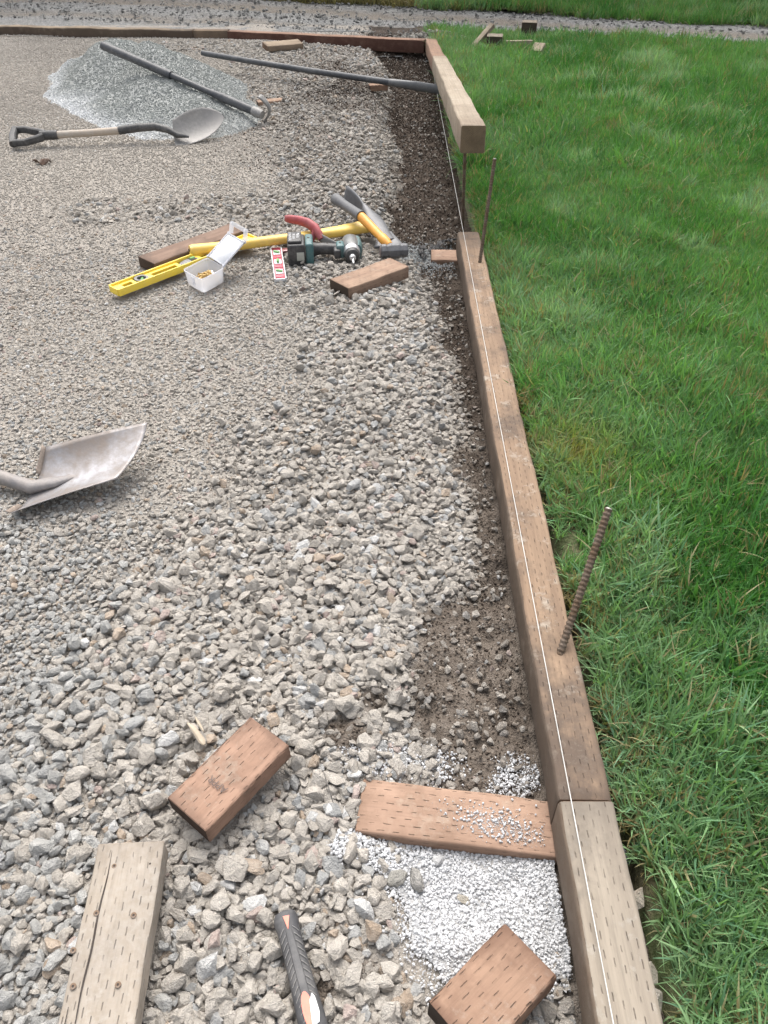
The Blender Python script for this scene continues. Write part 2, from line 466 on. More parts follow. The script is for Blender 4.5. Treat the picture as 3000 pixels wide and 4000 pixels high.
def m_white_fines():
    m, nt, b, out = mat_new('white_fines')
    co = wco(nt); n1 = noise(nt, co, 14, 5, .65); n2 = noise(nt, co, 240, 5, .75)
    c = mix(nt, val(nt, n2, .3, .65), (.26, .255, .25), (.40, .40, .40))
    c = mix(nt, val(nt, n1, .56, .70, 0, .7), c, (.45, .42, .38))
    nt.links.new(c, b.inputs['Base Color']); b.inputs['Roughness'].default_value = .95
    bump(nt, b, n2, .0012); return m
M_WHITE = m_white_fines()
M_WGRAIN = m_plain('white_grain', (.56, .565, .575), .9, 0, .35, (.40, .395, .385), 3, .0, (.47, .475, .485))

# ---------------------------------------------------------------- heightfield sheets
def sheet(name, xs, ys, zf, mat, attrs=None, keep=None, smooth=True):
    X, Y = np.meshgrid(xs, ys); X = X.ravel(); Y = Y.ravel(); Z = zf(X, Y)
    nx, ny = len(xs), len(ys)
    i = (np.arange(ny - 1)[:, None] * nx + np.arange(nx - 1)[None, :]).ravel()
    F = np.stack([i, i + 1, i + nx + 1, i + nx], 1)
    if keep is not None:
        k = keep(X, Y); F = F[k[F].all(1)]
    me = bpy.data.meshes.new(name)
    me.vertices.add(len(X)); me.vertices.foreach_set('co', np.stack([X, Y, Z], 1).astype(np.float32).ravel())
    me.loops.add(F.size); me.loops.foreach_set('vertex_index', F.ravel().astype(np.int32))
    me.polygons.add(len(F)); me.polygons.foreach_set('loop_start', (np.arange(len(F)) * 4).astype(np.int32))
    me.update(calc_edges=True)
    for an, fn in (attrs or {}).items():
        a = me.attributes.new(an, 'FLOAT', 'POINT'); a.data.foreach_set('value', np.asarray(fn(X, Y), dtype=np.float32))
    me.validate()
    if smooth: me.shade_smooth()
    return link_mesh(name, me, mat)

def road_near(x): return 8.18 - .30 * x - .02 * np.minimum(x, 0) ** 2
def road_far(x): return 9.35 - .40 * np.maximum(x, -3.2)
# far ground everywhere, lowest sheet
gr = sheet('ground', np.linspace(-120, 120, 61), np.linspace(-60, 180, 61), lambda x, y: np.full_like(x, -.30), M_SOIL)
tag(gr, kind='structure')
xs = np.concatenate([np.linspace(-9, -3.6, 28, endpoint=False), np.linspace(-3.6, -.75, 190, endpoint=False), np.linspace(-.75, .402, 150)])
ys = np.concatenate([np.linspace(-5, -.1, 30, endpoint=False), np.linspace(-.1, 3.9, 420, endpoint=False), np.linspace(3.9, 8.3, 230)])
pad = sheet('gravel_pad', xs, ys, lambda x, y: G(x, y), M_GROUND, {'dirt': dirt_mask, 'dry': lambda x, y: sstep(2.2, 1.0, y) * (.55 + .9 * (fbm(x, y, 8, 2, 51) - .4))})
tag(pad, kind='structure')

def lawn_z(x, y):
    e = sstep(.395, .43, x)
    z = -.052 + (fbm(x, y, 1.2, 3, 71) - .5) * .03 + (fbm(x, y, 9, 2, 73) - .5) * .012
    return np.where(x < .401, -.22, z * e + (-.075) * (1 - e))
def lawn_keep(x, y): return y < road_near(x) - .10 + (fbm(x, y, 2.5, 2, 77) - .5) * .22
lx = np.concatenate([[.400, .4005], np.linspace(.404, 1.2, 60, endpoint=False), np.linspace(1.2, 7, 90)])
lawn = sheet('lawn', lx, np.linspace(-5, 8.4, 420), lawn_z, M_SOIL, keep=lawn_keep)
tag(lawn, kind='structure')
def rut(x, y):
    m = (y - road_near(x)) / np.maximum(road_far(x) - road_near(x), .4)
    w = (fbm(x, y, 1.5, 2, 81) - .5) * .25
    return np.clip(1.2 * np.exp(-((m - .62 + w) / .17) ** 2) + .8 * np.exp(-((m + .02 + w) / .12) ** 2), 0, 1)
road = sheet('gravel_road', np.linspace(-14, 14, 480), np.linspace(6.4, 13.5, 300),
             lambda x, y: -.062 + (fbm(x, y, 1, 2, 83) - .5) * .03 - .02 * rut(x, y) + (fbm(x, y, 12, 3, 84) - .5) * .016 - .08 * (y < road_near(x) - .02) * (x > .2) - .06 * (y < 7.95) * (x < .3),
             M_ROAD, {'rut': rut}, keep=lambda x, y: (y < road_far(x) + .35) & (y > 7.3 - .3 * np.maximum(x, 0) - .1) )
tag(road, kind='structure')
def verge_z(x, y): return -.05 + (fbm(x, y, .8, 3, 91) - .5) * .06 + .03 * np.clip(y - road_far(x), 0, 6)
verge = sheet('far_verge', np.linspace(-40, 40, 260), np.linspace(6.5, 60, 300), verge_z, M_SOIL,
              keep=lambda x, y: y > road_far(x) + (fbm(x, y, 1.5, 2, 93) - .5) * .3)
tag(verge, kind='structure')

# ---------------------------------------------------------------- stone shapes
def stone_mesh(name, seed, rounded, flat, detail):
    r = random.Random(seed)
    bm = bmesh.new()
    n = 26 if rounded else r.choice((11, 13, 15, 17))
    sx, sy, sz = 1, r.uniform(.66, .98), flat * r.uniform(.85, 1.15)
    for i in range(n):
        v = Vector((r.gauss(0, 1), r.gauss(0, 1), r.gauss(0, 1))).normalized()
        k = 1.0 if rounded else r.uniform(.86, 1.12)
        bm.verts.new((v.x * sx * .5 * k, v.y * sy * .5 * k, v.z * sz * .5 * k))
    h = bmesh.ops.convex_hull(bm, input=bm.verts)
    bmesh.ops.delete(bm, geom=[g for g in h['geom_interior'] if isinstance(g, bmesh.types.BMVert)], context='VERTS')
    bmesh.ops.dissolve_limit(bm, angle_limit=math.radians(14), verts=bm.verts, edges=bm.edges)
    if detail:
        bmesh.ops.bevel(bm, geom=list(bm.edges), offset=.024 if not rounded else .09, segments=1 if not rounded else 2, profile=.5, affect='EDGES', clamp_overlap=True)
    bmesh.ops.triangulate(bm, faces=bm.faces)
    if detail > 1:
        bmesh.ops.subdivide_edges(bm, edges=[e for e in bm.edges if e.calc_length() > .16], cuts=1, use_grid_fill=True)
        bmesh.ops.triangulate(bm, faces=bm.faces)
        for v in bm.verts:
            v.co += Vector((r.gauss(0, 1), r.gauss(0, 1), r.gauss(0, 1))) * (.011 if not rounded else .004)
    bmesh.ops.recalc_face_normals(bm, faces=bm.faces)
    me = bpy.data.meshes.new(name); bm.to_mesh(me); bm.free()
    if rounded or detail:
        me.shade_smooth(); me.set_sharp_from_angle(angle=math.radians(22 if not rounded else 60))
    return me

def proto_coll(name, meshes, mat):
    c = bpy.data.collections.new(name)
    for i, me in enumerate(meshes):
        if not me.materials: me.materials.append(mat)
        o = bpy.data.objects.new('%s_%02d' % (name, i), me); c.objects.link(o)
    return c
HI = [stone_mesh('stone_hi', 100 + i, False, [.55, .75, .45, .9][i % 4], 2) for i in range(18)]
HIR = [stone_mesh('pebble_hi', 200 + i, True, [.6, .75, .5][i % 3], 2) for i in range(6)]
LOA = [stone_mesh('stone_lo', 300 + i, False, [.55, .75, .5, .9][i % 4], 1) for i in range(12)]
LOR = [stone_mesh('pebble_lo', 400 + i, True, .65, 1) for i in range(4)]
TINY = [stone_mesh('grit', 500 + i, False, .7, 0) for i in range(6)]
for me in TINY: me.materials.append(M_GRIT)
SC = proto_coll('stone_shapes', HI + HIR + LOA + LOR + TINY, M_STONE)   # 0-17 hi, 18-23 hi round, 24-35 lo, 36-39 lo round, 40-45 grit

WC = proto_coll('white_grain_shapes', [stone_mesh('white_grain', 600 + i, i % 3 == 0, .75, 0) for i in range(8)], M_WGRAIN)
def scatter(name, coll, P, R, S, T, I, parent=None, mat=None):
    me = bpy.data.meshes.new(name); n = len(P)
    me.vertices.add(n); me.vertices.foreach_set('co', np.asarray(P, np.float32).ravel())
    for an, ty, key, dat in (('rot', 'FLOAT_VECTOR', 'vector', R), ('scl', 'FLOAT_VECTOR', 'vector', S)):
        a = me.attributes.new(an, ty, 'POINT'); a.data.foreach_set(key, np.asarray(dat, np.float32).ravel())
    a = me.attributes.new('tint', 'FLOAT_COLOR', 'POINT')
    a.data.foreach_set('color', np.concatenate([T, np.ones((n, 1))], 1).astype(np.float32).ravel())
    a = me.attributes.new('idx', 'INT', 'POINT'); a.data.foreach_set('value', np.asarray(I, np.int32))
    o = link_mesh(name, me, None, parent)
    g = bpy.data.node_groups.new(name + '_scatter', 'GeometryNodeTree')
    g.interface.new_socket('Geometry', in_out='INPUT', socket_type='NodeSocketGeometry')
    g.interface.new_socket('Geometry', in_out='OUTPUT', socket_type='NodeSocketGeometry')
    gi = g.nodes.new('NodeGroupInput'); go = g.nodes.new('NodeGroupOutput')
    ip = g.nodes.new('GeometryNodeInstanceOnPoints'); ci = g.nodes.new('GeometryNodeCollectionInfo')
    ci.inputs['Collection'].default_value = coll; ci.inputs['Separate Children'].default_value = True; ci.inputs['Reset Children'].default_value = True
    def attr(nm, ty):
        a = g.nodes.new('GeometryNodeInputNamedAttribute'); a.data_type = ty; a.inputs['Name'].default_value = nm
        return [s for s in a.outputs if s.enabled and s.name == 'Attribute'][0]
    L = g.links.new
    L(gi.outputs[0], ip.inputs['Points']); L(ci.outputs[0], ip.inputs['Instance']); ip.inputs['Pick Instance'].default_value = True
    L(attr('idx', 'INT'), ip.inputs['Instance Index']); L(attr('rot', 'FLOAT_VECTOR'), ip.inputs['Rotation']); L(attr('scl', 'FLOAT_VECTOR'), ip.inputs['Scale'])
    L(ip.outputs[0], go.inputs[0])
    md = o.modifiers.new('scatter', 'NODES'); md.node_group = g
    return o

def jgrid(x0, x1, y0, y1, s, jit=.42):
    nx, ny = int((x1 - x0) / s), int((y1 - y0) / (s * .87))
    X, Y = np.meshgrid(np.arange(nx), np.arange(ny))
    X = x0 + (X + .5 * (Y % 2)) * s; Y = y0 + Y * s * .87
    X = X.ravel() + RNG.uniform(-jit, jit, X.size) * s; Y = Y.ravel() + RNG.uniform(-jit, jit, Y.size) * s
    return X, Y

# oriented footprints of the things that lie on the ground: (x, y, half length, half width, angle)
FOOT = []
def foot(cx, cy, hl, hw, ang): FOOT.append((cx, cy, hl, hw, ang))
def free(x, y, grow=0.):
    k = np.ones(len(x), bool)
    for cx, cy, hl, hw, a in FOOT:
        dx, dy = x - cx, y - cy
        u = dx * math.cos(a) + dy * math.sin(a); v = -dx * math.sin(a) + dy * math.cos(a)
        k &= ~((np.abs(u) < hl + grow) & (np.abs(v) < hw + grow))
    return k

# ================================================================ TIMBERS AND BOARDS
def timber_mesh(name, L, W, T, bev=.006, seg=3, cuts=0, warp=.0012, seed=0, notch=None):
    """box with rounded arrises, long axis Y, centred on X, top at z=0"""
    bm = bmesh.new()
    bmesh.ops.create_cube(bm, size=1)
    for v in bm.verts: v.co = Vector((v.co.x * W, v.co.y * L, v.co.z * T - T / 2))
    longe = [e for e in bm.edges if abs((e.verts[0].co - e.verts[1].co).y) > L * .5]
    rest = [e for e in bm.edges if e not in longe]
    bmesh.ops.bevel(bm, geom=longe, offset=bev, segments=seg, profile=.5, affect='EDGES')
    ends = [e for e in bm.edges if e.calc_length() < 2 * max(W, T) and all(abs(abs(v.co.y) - L / 2) < 1e-5 for v in e.verts)]
    bmesh.ops.bevel(bm, geom=ends, offset=.0014, segments=1, affect='EDGES')
    if cuts:
        le = [e for e in bm.edges if abs((e.verts[0].co - e.verts[1].co).y) > L * .5]
        bmesh.ops.subdivide_edges(bm, edges=le, cuts=cuts)
    r = random.Random(seed); ph = [r.uniform(0, 6) for _ in range(6)]
    for v in bm.verts:
        y = v.co.y
        v.co.x += warp * (math.sin(y * 9 + ph[0]) + .6 * math.sin(y * 31 + ph[1]))
        v.co.z += warp * (math.sin(y * 11 + ph[2]) + .5 * math.sin(y * 43 + ph[3] + v.co.x * 20))
        v.co.x += r.gauss(0, .00035); v.co.z += r.gauss(0, .0003)
    me = bpy.data.meshes.new(name); bm.to_mesh(me); bm.free()
    me.shade_smooth(); me.set_sharp_from_angle(angle=math.radians(40))
    return me
def timber(name, a, b, W, T, mat, label, cat, group=None, roll=0., bev=.006, cuts=14, seed=0, **k):
    """from a to b: centre line of its top face"""
    a, b = Vector(a), Vector(b); d = b - a
    me = timber_mesh(name, d.length, W, T, bev, 3, cuts, seed=seed, **k)
    y = d.normalized(); x = y.cross(Vector((0, 0, 1))).normalized(); z = x.cross(y)
    m = Matrix.Identity(4)
    for i in range(3): m[i][0], m[i][1], m[i][2] = x[i], y[i], z[i]
    m = m @ Matrix.Rotation(roll, 4, 'Y')
    m.translation = (a + b) / 2
    o = link_mesh(name, me, mat); o.matrix_world = m
    tag(o, label, cat, group)
    return o

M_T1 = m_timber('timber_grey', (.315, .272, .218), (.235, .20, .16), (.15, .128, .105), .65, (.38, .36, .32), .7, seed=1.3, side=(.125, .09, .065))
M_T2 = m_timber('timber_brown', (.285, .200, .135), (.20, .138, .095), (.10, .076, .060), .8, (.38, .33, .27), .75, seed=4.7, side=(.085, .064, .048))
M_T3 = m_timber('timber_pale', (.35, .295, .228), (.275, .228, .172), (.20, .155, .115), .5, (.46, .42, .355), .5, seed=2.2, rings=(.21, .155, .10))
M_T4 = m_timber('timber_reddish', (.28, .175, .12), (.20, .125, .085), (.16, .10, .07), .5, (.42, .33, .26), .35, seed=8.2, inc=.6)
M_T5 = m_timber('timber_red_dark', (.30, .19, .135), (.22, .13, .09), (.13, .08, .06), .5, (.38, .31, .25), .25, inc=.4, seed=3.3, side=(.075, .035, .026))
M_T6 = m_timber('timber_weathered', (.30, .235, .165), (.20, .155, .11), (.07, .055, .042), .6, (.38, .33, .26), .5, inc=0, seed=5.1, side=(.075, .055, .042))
M_T7 = m_timber('timber_short_far', (.21, .155, .105), (.16, .115, .08), (.08, .06, .045), .4, (.28, .23, .18), .3, inc=0, seed=6.6)
M_PLANKTOP = m_timber('sunbleached_wood', (.42, .36, .28), (.33, .27, .20), (.20, .16, .12), .4, (.50, .45, .37), .4, inc=0, seed=9.9)

GRP_E = 'treated timbers edging the lawn'
JY = .636
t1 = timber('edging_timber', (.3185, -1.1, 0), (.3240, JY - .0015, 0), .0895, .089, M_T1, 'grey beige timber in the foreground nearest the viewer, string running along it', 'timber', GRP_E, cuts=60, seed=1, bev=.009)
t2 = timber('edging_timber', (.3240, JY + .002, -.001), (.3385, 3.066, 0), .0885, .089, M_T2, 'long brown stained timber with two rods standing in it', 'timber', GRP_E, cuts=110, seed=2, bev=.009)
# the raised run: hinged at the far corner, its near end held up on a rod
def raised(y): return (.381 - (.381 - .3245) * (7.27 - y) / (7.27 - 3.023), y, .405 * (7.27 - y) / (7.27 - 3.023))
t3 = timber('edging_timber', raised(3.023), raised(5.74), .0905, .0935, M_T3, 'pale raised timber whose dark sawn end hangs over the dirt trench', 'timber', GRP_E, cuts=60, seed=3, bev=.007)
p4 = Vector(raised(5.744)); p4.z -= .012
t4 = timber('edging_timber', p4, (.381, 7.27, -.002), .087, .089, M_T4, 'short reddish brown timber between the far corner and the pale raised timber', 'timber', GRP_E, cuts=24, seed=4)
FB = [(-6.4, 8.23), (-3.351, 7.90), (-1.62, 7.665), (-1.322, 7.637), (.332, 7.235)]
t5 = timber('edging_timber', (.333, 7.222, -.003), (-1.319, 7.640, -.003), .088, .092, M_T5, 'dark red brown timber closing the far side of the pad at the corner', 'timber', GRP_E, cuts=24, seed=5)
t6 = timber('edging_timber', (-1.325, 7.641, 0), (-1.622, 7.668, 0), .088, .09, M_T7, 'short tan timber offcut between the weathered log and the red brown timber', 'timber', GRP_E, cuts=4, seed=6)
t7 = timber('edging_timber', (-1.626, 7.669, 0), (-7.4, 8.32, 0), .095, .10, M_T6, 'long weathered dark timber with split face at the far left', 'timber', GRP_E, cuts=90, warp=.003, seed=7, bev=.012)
for nm, a, b in (('top_face', (-1.300, 7.652), (.318, 7.243)), ('top_face', (-1.612, 7.672), (-1.335, 7.646)), ('top_face', (-7.3, 8.325), (-1.64, 7.687))):
    pass

# loose blocks (2x4 offcuts).  given: far-left, near-left corner style via centre line
GB = 'sawn timber blocks lying on the gravel'
M_B1 = m_timber('block_salmon', (.345, .222, .16), (.275, .17, .12), (.15, .093, .068), .6, (.38, .32, .255), .5, seed=11.3, rings=(.070, .043, .030))
M_B2 = m_timber('board_salmon', (.37, .25, .182), (.31, .203, .146), (.20, .127, .088), .6, (.43, .345, .27), .45, seed=13.9, rings=(.12, .07, .045))
M_B3 = m_timber('block_brown', (.33, .215, .15), (.245, .155, .108), (.14, .08, .055), .6, (.40, .34, .28), .4, seed=17.1, rings=(.045, .032, .024))
M_B4 = m_timber('block_tan', (.37, .26, .188), (.29, .195, .14), (.18, .118, .085), .5, (.40, .34, .275), .4, seed=19.4, rings=(.085, .062, .045))
M_B5 = m_timber('board_umber', (.235, .16, .12), (.18, .12, .09), (.10, .07, .055), .6, (.31, .26, .21), .3, seed=23.4, inc=.35, rings=(.09, .06, .04))
M_B6 = m_timber('board_greyed', (.36, .31, .255), (.30, .255, .205), (.21, .175, .14), .5, (.41, .375, .325), .5, seed=29.4, inc=1., dusty=.3)
M_B7 = m_timber('block_far', (.33, .26, .185), (.26, .20, .145), (.16, .12, .09), .4, (.42, .36, .28), .3, seed=31.4, inc=.5)

def block(name, a, b, W, T, mat, label, cat='wood block', group=GB, **k):
    a, b = Vector(a), Vector(b); d = (b - a); c = (a + b) / 2
    foot(c.x, c.y, d.length / 2 - .008, W / 2 - .008, math.atan2(d.y, d.x))
    return timber(name, a, b, W, T, mat, label, cat, group, **k)
bA = block('wood_block', (-.325, .632, -.033), (-.2035, .783, -.028), .098, .038, M_B1, 'salmon brown block with printed stamp lying alone on coarse gravel', seed=11, roll=-.03, bev=.004)
bC = block('wood_block', (.092, .325, -.030), (.212, .431, -.042), .098, .040, M_B3, 'reddish brown block at the bottom edge beside the near timber', seed=12, roll=-.05, bev=.005)
bD = block('wood_block', (-.160, 2.598, -.006), (.056, 2.787, -.004), .108, .046, M_B4, 'tan block in front of the sledge hammer and impact driver', seed=13, bev=.004)
bE = block('wood_board', (-.899, 2.822, -.014), (-.600, 3.158, -.010), .104, .042, M_B5, 'umber board behind the yellow spirit level', 'board', seed=14, bev=.004)
bF = block('wood_block', (-.945, 7.04, -.005), (-.675, 7.19, -.008), .11, .040, M_B7, 'pale block on the stones before the dark red far timber', seed=15, bev=.004, roll=.15)
bG = block('wood_block', (-.80, 5.36, -.038), (-.64, 5.41, -.035), .07, .036, M_B4, 'small tan chunk half buried between hoe head and stone bank', seed=16, bev=.004)
bH = block('wood_block', (-.10, 5.72, -.018), (.02, 5.74, -.016), .07, .036, M_B3, 'small brown chunk under the long black pole', seed=17, bev=.004)
bB = block('sill_board', (-.043, .679, -.0915), (.36, .6285, -.0915), .100, .038, M_B2, 'salmon board under the joint of the near timbers, sprinkled with white grit', 'board', seed=18, bev=.005, cuts=8)
bI = block('sill_board', (.192, 3.068, -.0925), (.36, 3.060, -.0925), .11, .030, M_B2, 'short reddish board under the far end of the long brown timber', 'board', seed=19, bev=.004)
# greyed board, foreground left, long axis toward the viewer
bJ = block('screwed_board', (-.4015, .584, -.036), (-.3775, .09, -.040), .104, .038, M_B6, 'greyed board with screw holes and splits at the lower left', 'board', seed=20, bev=.003, cuts=20)
M_HOLE = m_plain('rust_hole', (.03, .02, .015), .8, 0, .1)
M_RUSTR = m_plain('rust_stain', (.16, .10, .06), .8, 0, .3)
for (x, y) in ((-.425, .553), (-.370, .556), (-.433, .483), (-.377, .480), (-.452, .432), (-.438, .386), (-.376, .388), (-.452, .33), (-.378, .325), (-.44, .27), (-.378, .265)):
    mw = bJ.matrix_world.inverted() @ Matrix.Translation((x, y, -.0362 - .0000)) @ Matrix.Translation((.006, -.006, 0))
    mb = MB(); mb.tube([(0, 0, -.002), (0, 0, .0006), (0, 0, .0009)], [.0042, .0044, .0032], 10)
    h = mb.build('screw_head', M_RUSTR, bJ, mw=mw)
    mb = MB(); mb.tube([(0, 0, .0009), (0, 0, .0013)], [.0019, .0017], 6); mb.build('screw_recess', M_HOLE, h)
mb = MB()   # two long drying splits
for (x, y0, y1) in ((.027, -.235, .02), (.041, -.02, .23)):
    pts = [(x + .0009 * math.sin(i * 1.1 + x * 90), y0 + (y1 - y0) * i / 14, .0008) for i in range(15)]
    mb.tube(pts, [(.0004 + .0011 * math.sin(math.pi * i / 14), .0006) for i in range(15)], 6)
mb.build('split', M_HOLE, bJ)

# the printed stamp on block A
M_INK = m_plain('stamp_ink', (.12, .085, .075), .9, 0, .2)
def text(name, body, size, mat, parent, mw, ext=.0):
    cu = bpy.data.curves.new(name, 'FONT'); cu.body = body; cu.size = size; cu.extrude = ext
    cu.align_x = 'CENTER'; cu.align_y = 'CENTER'; cu.materials.append(mat)
    o = bpy.data.objects.new(name, cu); COL.objects.link(o)
    bpy.context.view_layer.update()
    me = bpy.data.meshes.new_from_object(o.evaluated_get(bpy.context.evaluated_depsgraph_get()))
    bpy.data.objects.remove(o)
    me.materials.clear(); o = link_mesh(name, me, mat, parent, mw); return o
text('stamp_lettering', 'APPR', .018, M_INK, bA, Matrix.Translation((.005, -.030, .0022)) @ Matrix.Rotation(math.pi, 4, 'Z'))

# ================================================================ STRING, RODS
M_STRING = m_plain('string_white', (.62, .61, .58), .8, 0, .1)
mb = MB()
def sx(y): return .2955 + .0069 * y
mb.tube([(sx(-1.2), -1.2, .006)] + [(sx(y), y, .006 + .0006 * math.sin(y)) for y in (0, 1, 2, 3, 4, 5, 6, 7)] + [(.345, 7.20, .006), (.350, 7.26, .004)], .0009, 6)
s_ = mb.build('mason_line', M_STRING); tag(s_, 'taut white builder string stretched along the edging timbers to the corner', 'string')
M_REBAR = m_plain('rebar_rust', (.12, .075, .042), .75, .35, .55, (.30, .23, .17), 40, .0012, (.045, .035, .03))
M_CUT = m_plain('cut_steel', (.50, .48, .44), .5, .6, .4)
def rebar(name, a, b, r, label, gp='rusty ribbed steel rods staking the timbers'):
    a, b = Vector(a), Vector(b); n = int((b - a).length / .0022)
    pts = [a + (b - a) * i / n for i in range(n + 1)]
    rad = [r * (1.0 + (.22 if (i % 4) in (0, 1) else 0)) for i in range(n + 1)]
    mb = MB(); mb.tube(pts, rad, 10, up=(.3, 1, .2))
    o = mb.build(name, M_REBAR); tag(o, label, 'steel rod', gp)
    t = (b - a).normalized()
    mb = MB(); mb.tube([b - t * .001, b + t * .0025], [r * 1.02, r * .8], 10); mb.build('cut_end', M_CUT, o)
    return o
rebar('steel_rod', (.333, .931, -.012), (.430, 1.12, .2035), .0068, 'thick rusty rod leaning out over the grass from the long brown timber')
rebar('steel_rod', (.3405, 2.725, -.14), (.393, 2.885, .330), .0058, 'thin rusty rod near the far end of the long brown timber')
rebar('steel_rod', (.357, 3.47, -.22), (.334, 3.40, .30), .0062, 'rusty rod propping the pale raised timber above the trench')

# ================================================================ SPADE, lower left
M_STEEL = m_plain('spade_steel', (.40, .395, .41), .40, .6, 1.0, (.21, .175, .15), 7, .0009, (.24, .23, .23))
M_STEEL2 = m_plain('socket_steel', (.22, .21, .21), .6, .4, .9, (.30, .27, .25), 12, .001, (.17, .155, .145))
M_WOODH = m_plain('ash_handle', (.42, .35, .28), .7, 0, .6, (.46, .43, .39), 10)
M_BLACKP = m_plain('black_plastic', (.022, .023, .025), .5, 0, .35, (.25, .24, .23), 18)
sp = empty('spade', (-.80, 1.52, -.07)); tag(sp, 'dusty steel spade lying face up at the left edge', 'spade')
def spL(v):  # parent offset helper
    return (v[0] + .80, v[1] - 1.52, v[2] + .07)
A_ = Vector((-.621, 1.682, .022)); B_ = Vector((-.668, 1.508, -.030)); C_ = Vector((-.909, 1.413, -.070)); D_ = Vector((-.880, 1.628, -.028))
def blade(u, v):  # u back->front, v near side (B/C)->far side (A/D)
    p = (C_.lerp(B_, u)).lerp(D_.lerp(A_, u), v)
    s = 2 * v - 1
    sag = -.030 * (1 - s * s) * (1 - .85 * u * u) + .004 * math.sin(u * 3)
    e = .010 * (abs(s) ** 4) * (1 - u)
    q = p + Vector((0, 0, sag + e))
    fr = .012 * (1 - s * s) * u
    return Vector(spL(q + Vector((fr, fr * .3, 0))))
mb = MB(); mb.grid(blade, 22, 22); mb.build('blade', M_STEEL, sp, solid=.0022)
# turned foot steps at the back, rusty and rising
M_RUSTB = m_plain('rusty_step', (.22, .18, .15), .8, .2, .7, (.36, .29, .24), 22)
for v0, v1 in ((.0, .24), (.72, 1.0)):
    def st(a, b_, v0=v0, v1=v1):
        v = v0 + (v1 - v0) * a
        p = blade(0, v); h = math.sin(a * math.pi) * .5 + .5
        return p + Vector((-.011 * b_, .003 * b_, .009 * math.sin(b_ * 1.6) * h))
    mb = MB(); mb.grid(st, 8, 3); mb.build('foot_step', M_RUSTB, sp, solid=.0018)
c0 = Vector(blade(.42, .50)); c1 = Vector(blade(0, .50))
mb = MB(); pts = [c0 + Vector((0, 0, -.004)), (c0 + c1) / 2 + Vector((0, 0, .004)), c1 + Vector((0, .002, .012)), c1 + Vector((-.06, .018, .022)), c1 + Vector((-.13, .038, .036)), c1 + Vector((-.30, .085, .055))]
mb.tube(pts, [(.006, .004), (.020, .010), (.021, .016), (.019, .018), (.018, .018), (.017, .017)], 14); mb.build('socket', M_STEEL2, sp)
mb = MB(); mb.tube([c1 + Vector((-.26, .074, .050)), c1 + Vector((-.95, .27, .03))], .0155, 14); mb.build('shaft', M_WOODH, sp)

# ================================================================ D-HANDLED SHOVEL, back left
M_GRIP = m_plain('grip_black', (.030, .031, .033), .55, 0, .4, (.22, .21, .20), 12)
sh = empty('shovel', (-1.45, 4.49, -.03)); tag(sh, 'round point shovel with black D grip lying before the grey pile', 'shovel')
def O(p, o=(-1.45, 4.49, -.03)): return Vector((p[0] - o[0], p[1] - o[1], p[2] - o[2]))
gz = -.040
mb = MB(); mb.tube([O(p) for p in ((-1.990, 4.415, gz + .004), (-2.005, 4.475, gz + .028), (-2.008, 4.535, gz + .048))], [.019, .020, .019], 12, sq=3)
mb.tube([O(p) for p in ((-1.990, 4.422, gz + .008), (-1.93, 4.428, gz + .010), (-1.87, 4.455, gz + .020), (-1.84, 4.472, gz + .028))], [(.016, .017), (.015, .017), (.016, .019), (.018, .019)], 10, sq=3)
mb.tube([O(p) for p in ((-2.008, 4.53, gz + .046), (-1.95, 4.528, gz + .048), (-1.88, 4.512, gz + .040), (-1.84, 4.500, gz + .034))], [(.016, .017), (.015, .017), (.016, .019), (.018, .019)], 10, sq=3)
mb.tube([O(p) for p in ((-1.86, 4.486, gz + .03), (-1.80, 4.488, gz + .031), (-1.765, 4.489, gz + .032))], [.023, .024, .023], 14)
mb.build('d_grip', M_GRIP, sh)
mb = MB(); mb.tube([O((-1.77, 4.489, gz + .032)), O((-1.60, 4.50, gz + .038)), O((-1.43, 4.512, gz + .048))], .0185, 14); mb.build('wood_shaft', M_WOODH, sh)
mb = MB(); mb.tube([O(p) for p in ((-1.438, 4.512, gz + .048), (-1.33, 4.518, gz + .060), (-1.24, 4.515, gz + .066), (-1.17, 4.500, gz + .055), (-1.12, 4.492, gz + .030), (-1.06, 4.50, gz + .02))], [.0215, .021, .020, .0185, (.020, .015), (.012, .006)], 14); mb.build('socket', M_GRIP, sh)
M_BLADE2 = m_plain('shovel_steel', (.27, .26, .25), .55, .35, .9, (.34, .325, .305), 8, .0006)
K0 = Vector((-1.128, 4.438, -.060)); K1 = Vector((-1.150, 4.56, .062)); TIP = Vector((-.885, 4.660, .045))
def scoop(u, v):
    # u 0 back -> 1 tip ; v near-bottom edge -> far-top edge
    ww = .86 + .14 * math.sin(min(1, u / .35) * math.pi / 2) if u < .40 else max(0, 1 - ((u - .40) / .60) ** 2.1) ** .62
    ww = max(ww, .02)
    mid0 = (K0 + K1) / 2; side = (K1 - K0) / 2
    ax = (TIP - mid0)
    s = 2 * v - 1
    nrm = ax.cross(side).normalized()
    if nrm.y > 0: nrm = -nrm
    bowl = .030 * (1 - (s * ww) ** 2) * math.sin(math.pi * min(1, .25 + u * .6))
    return O(mid0 + ax * u + side * (s * ww * (1 + .10 * math.sin(u * math.pi))) - nrm * bowl)
mb = MB(); mb.grid(scoop, 24, 16); mb.build('blade', M_BLADE2, sh, solid=.002)

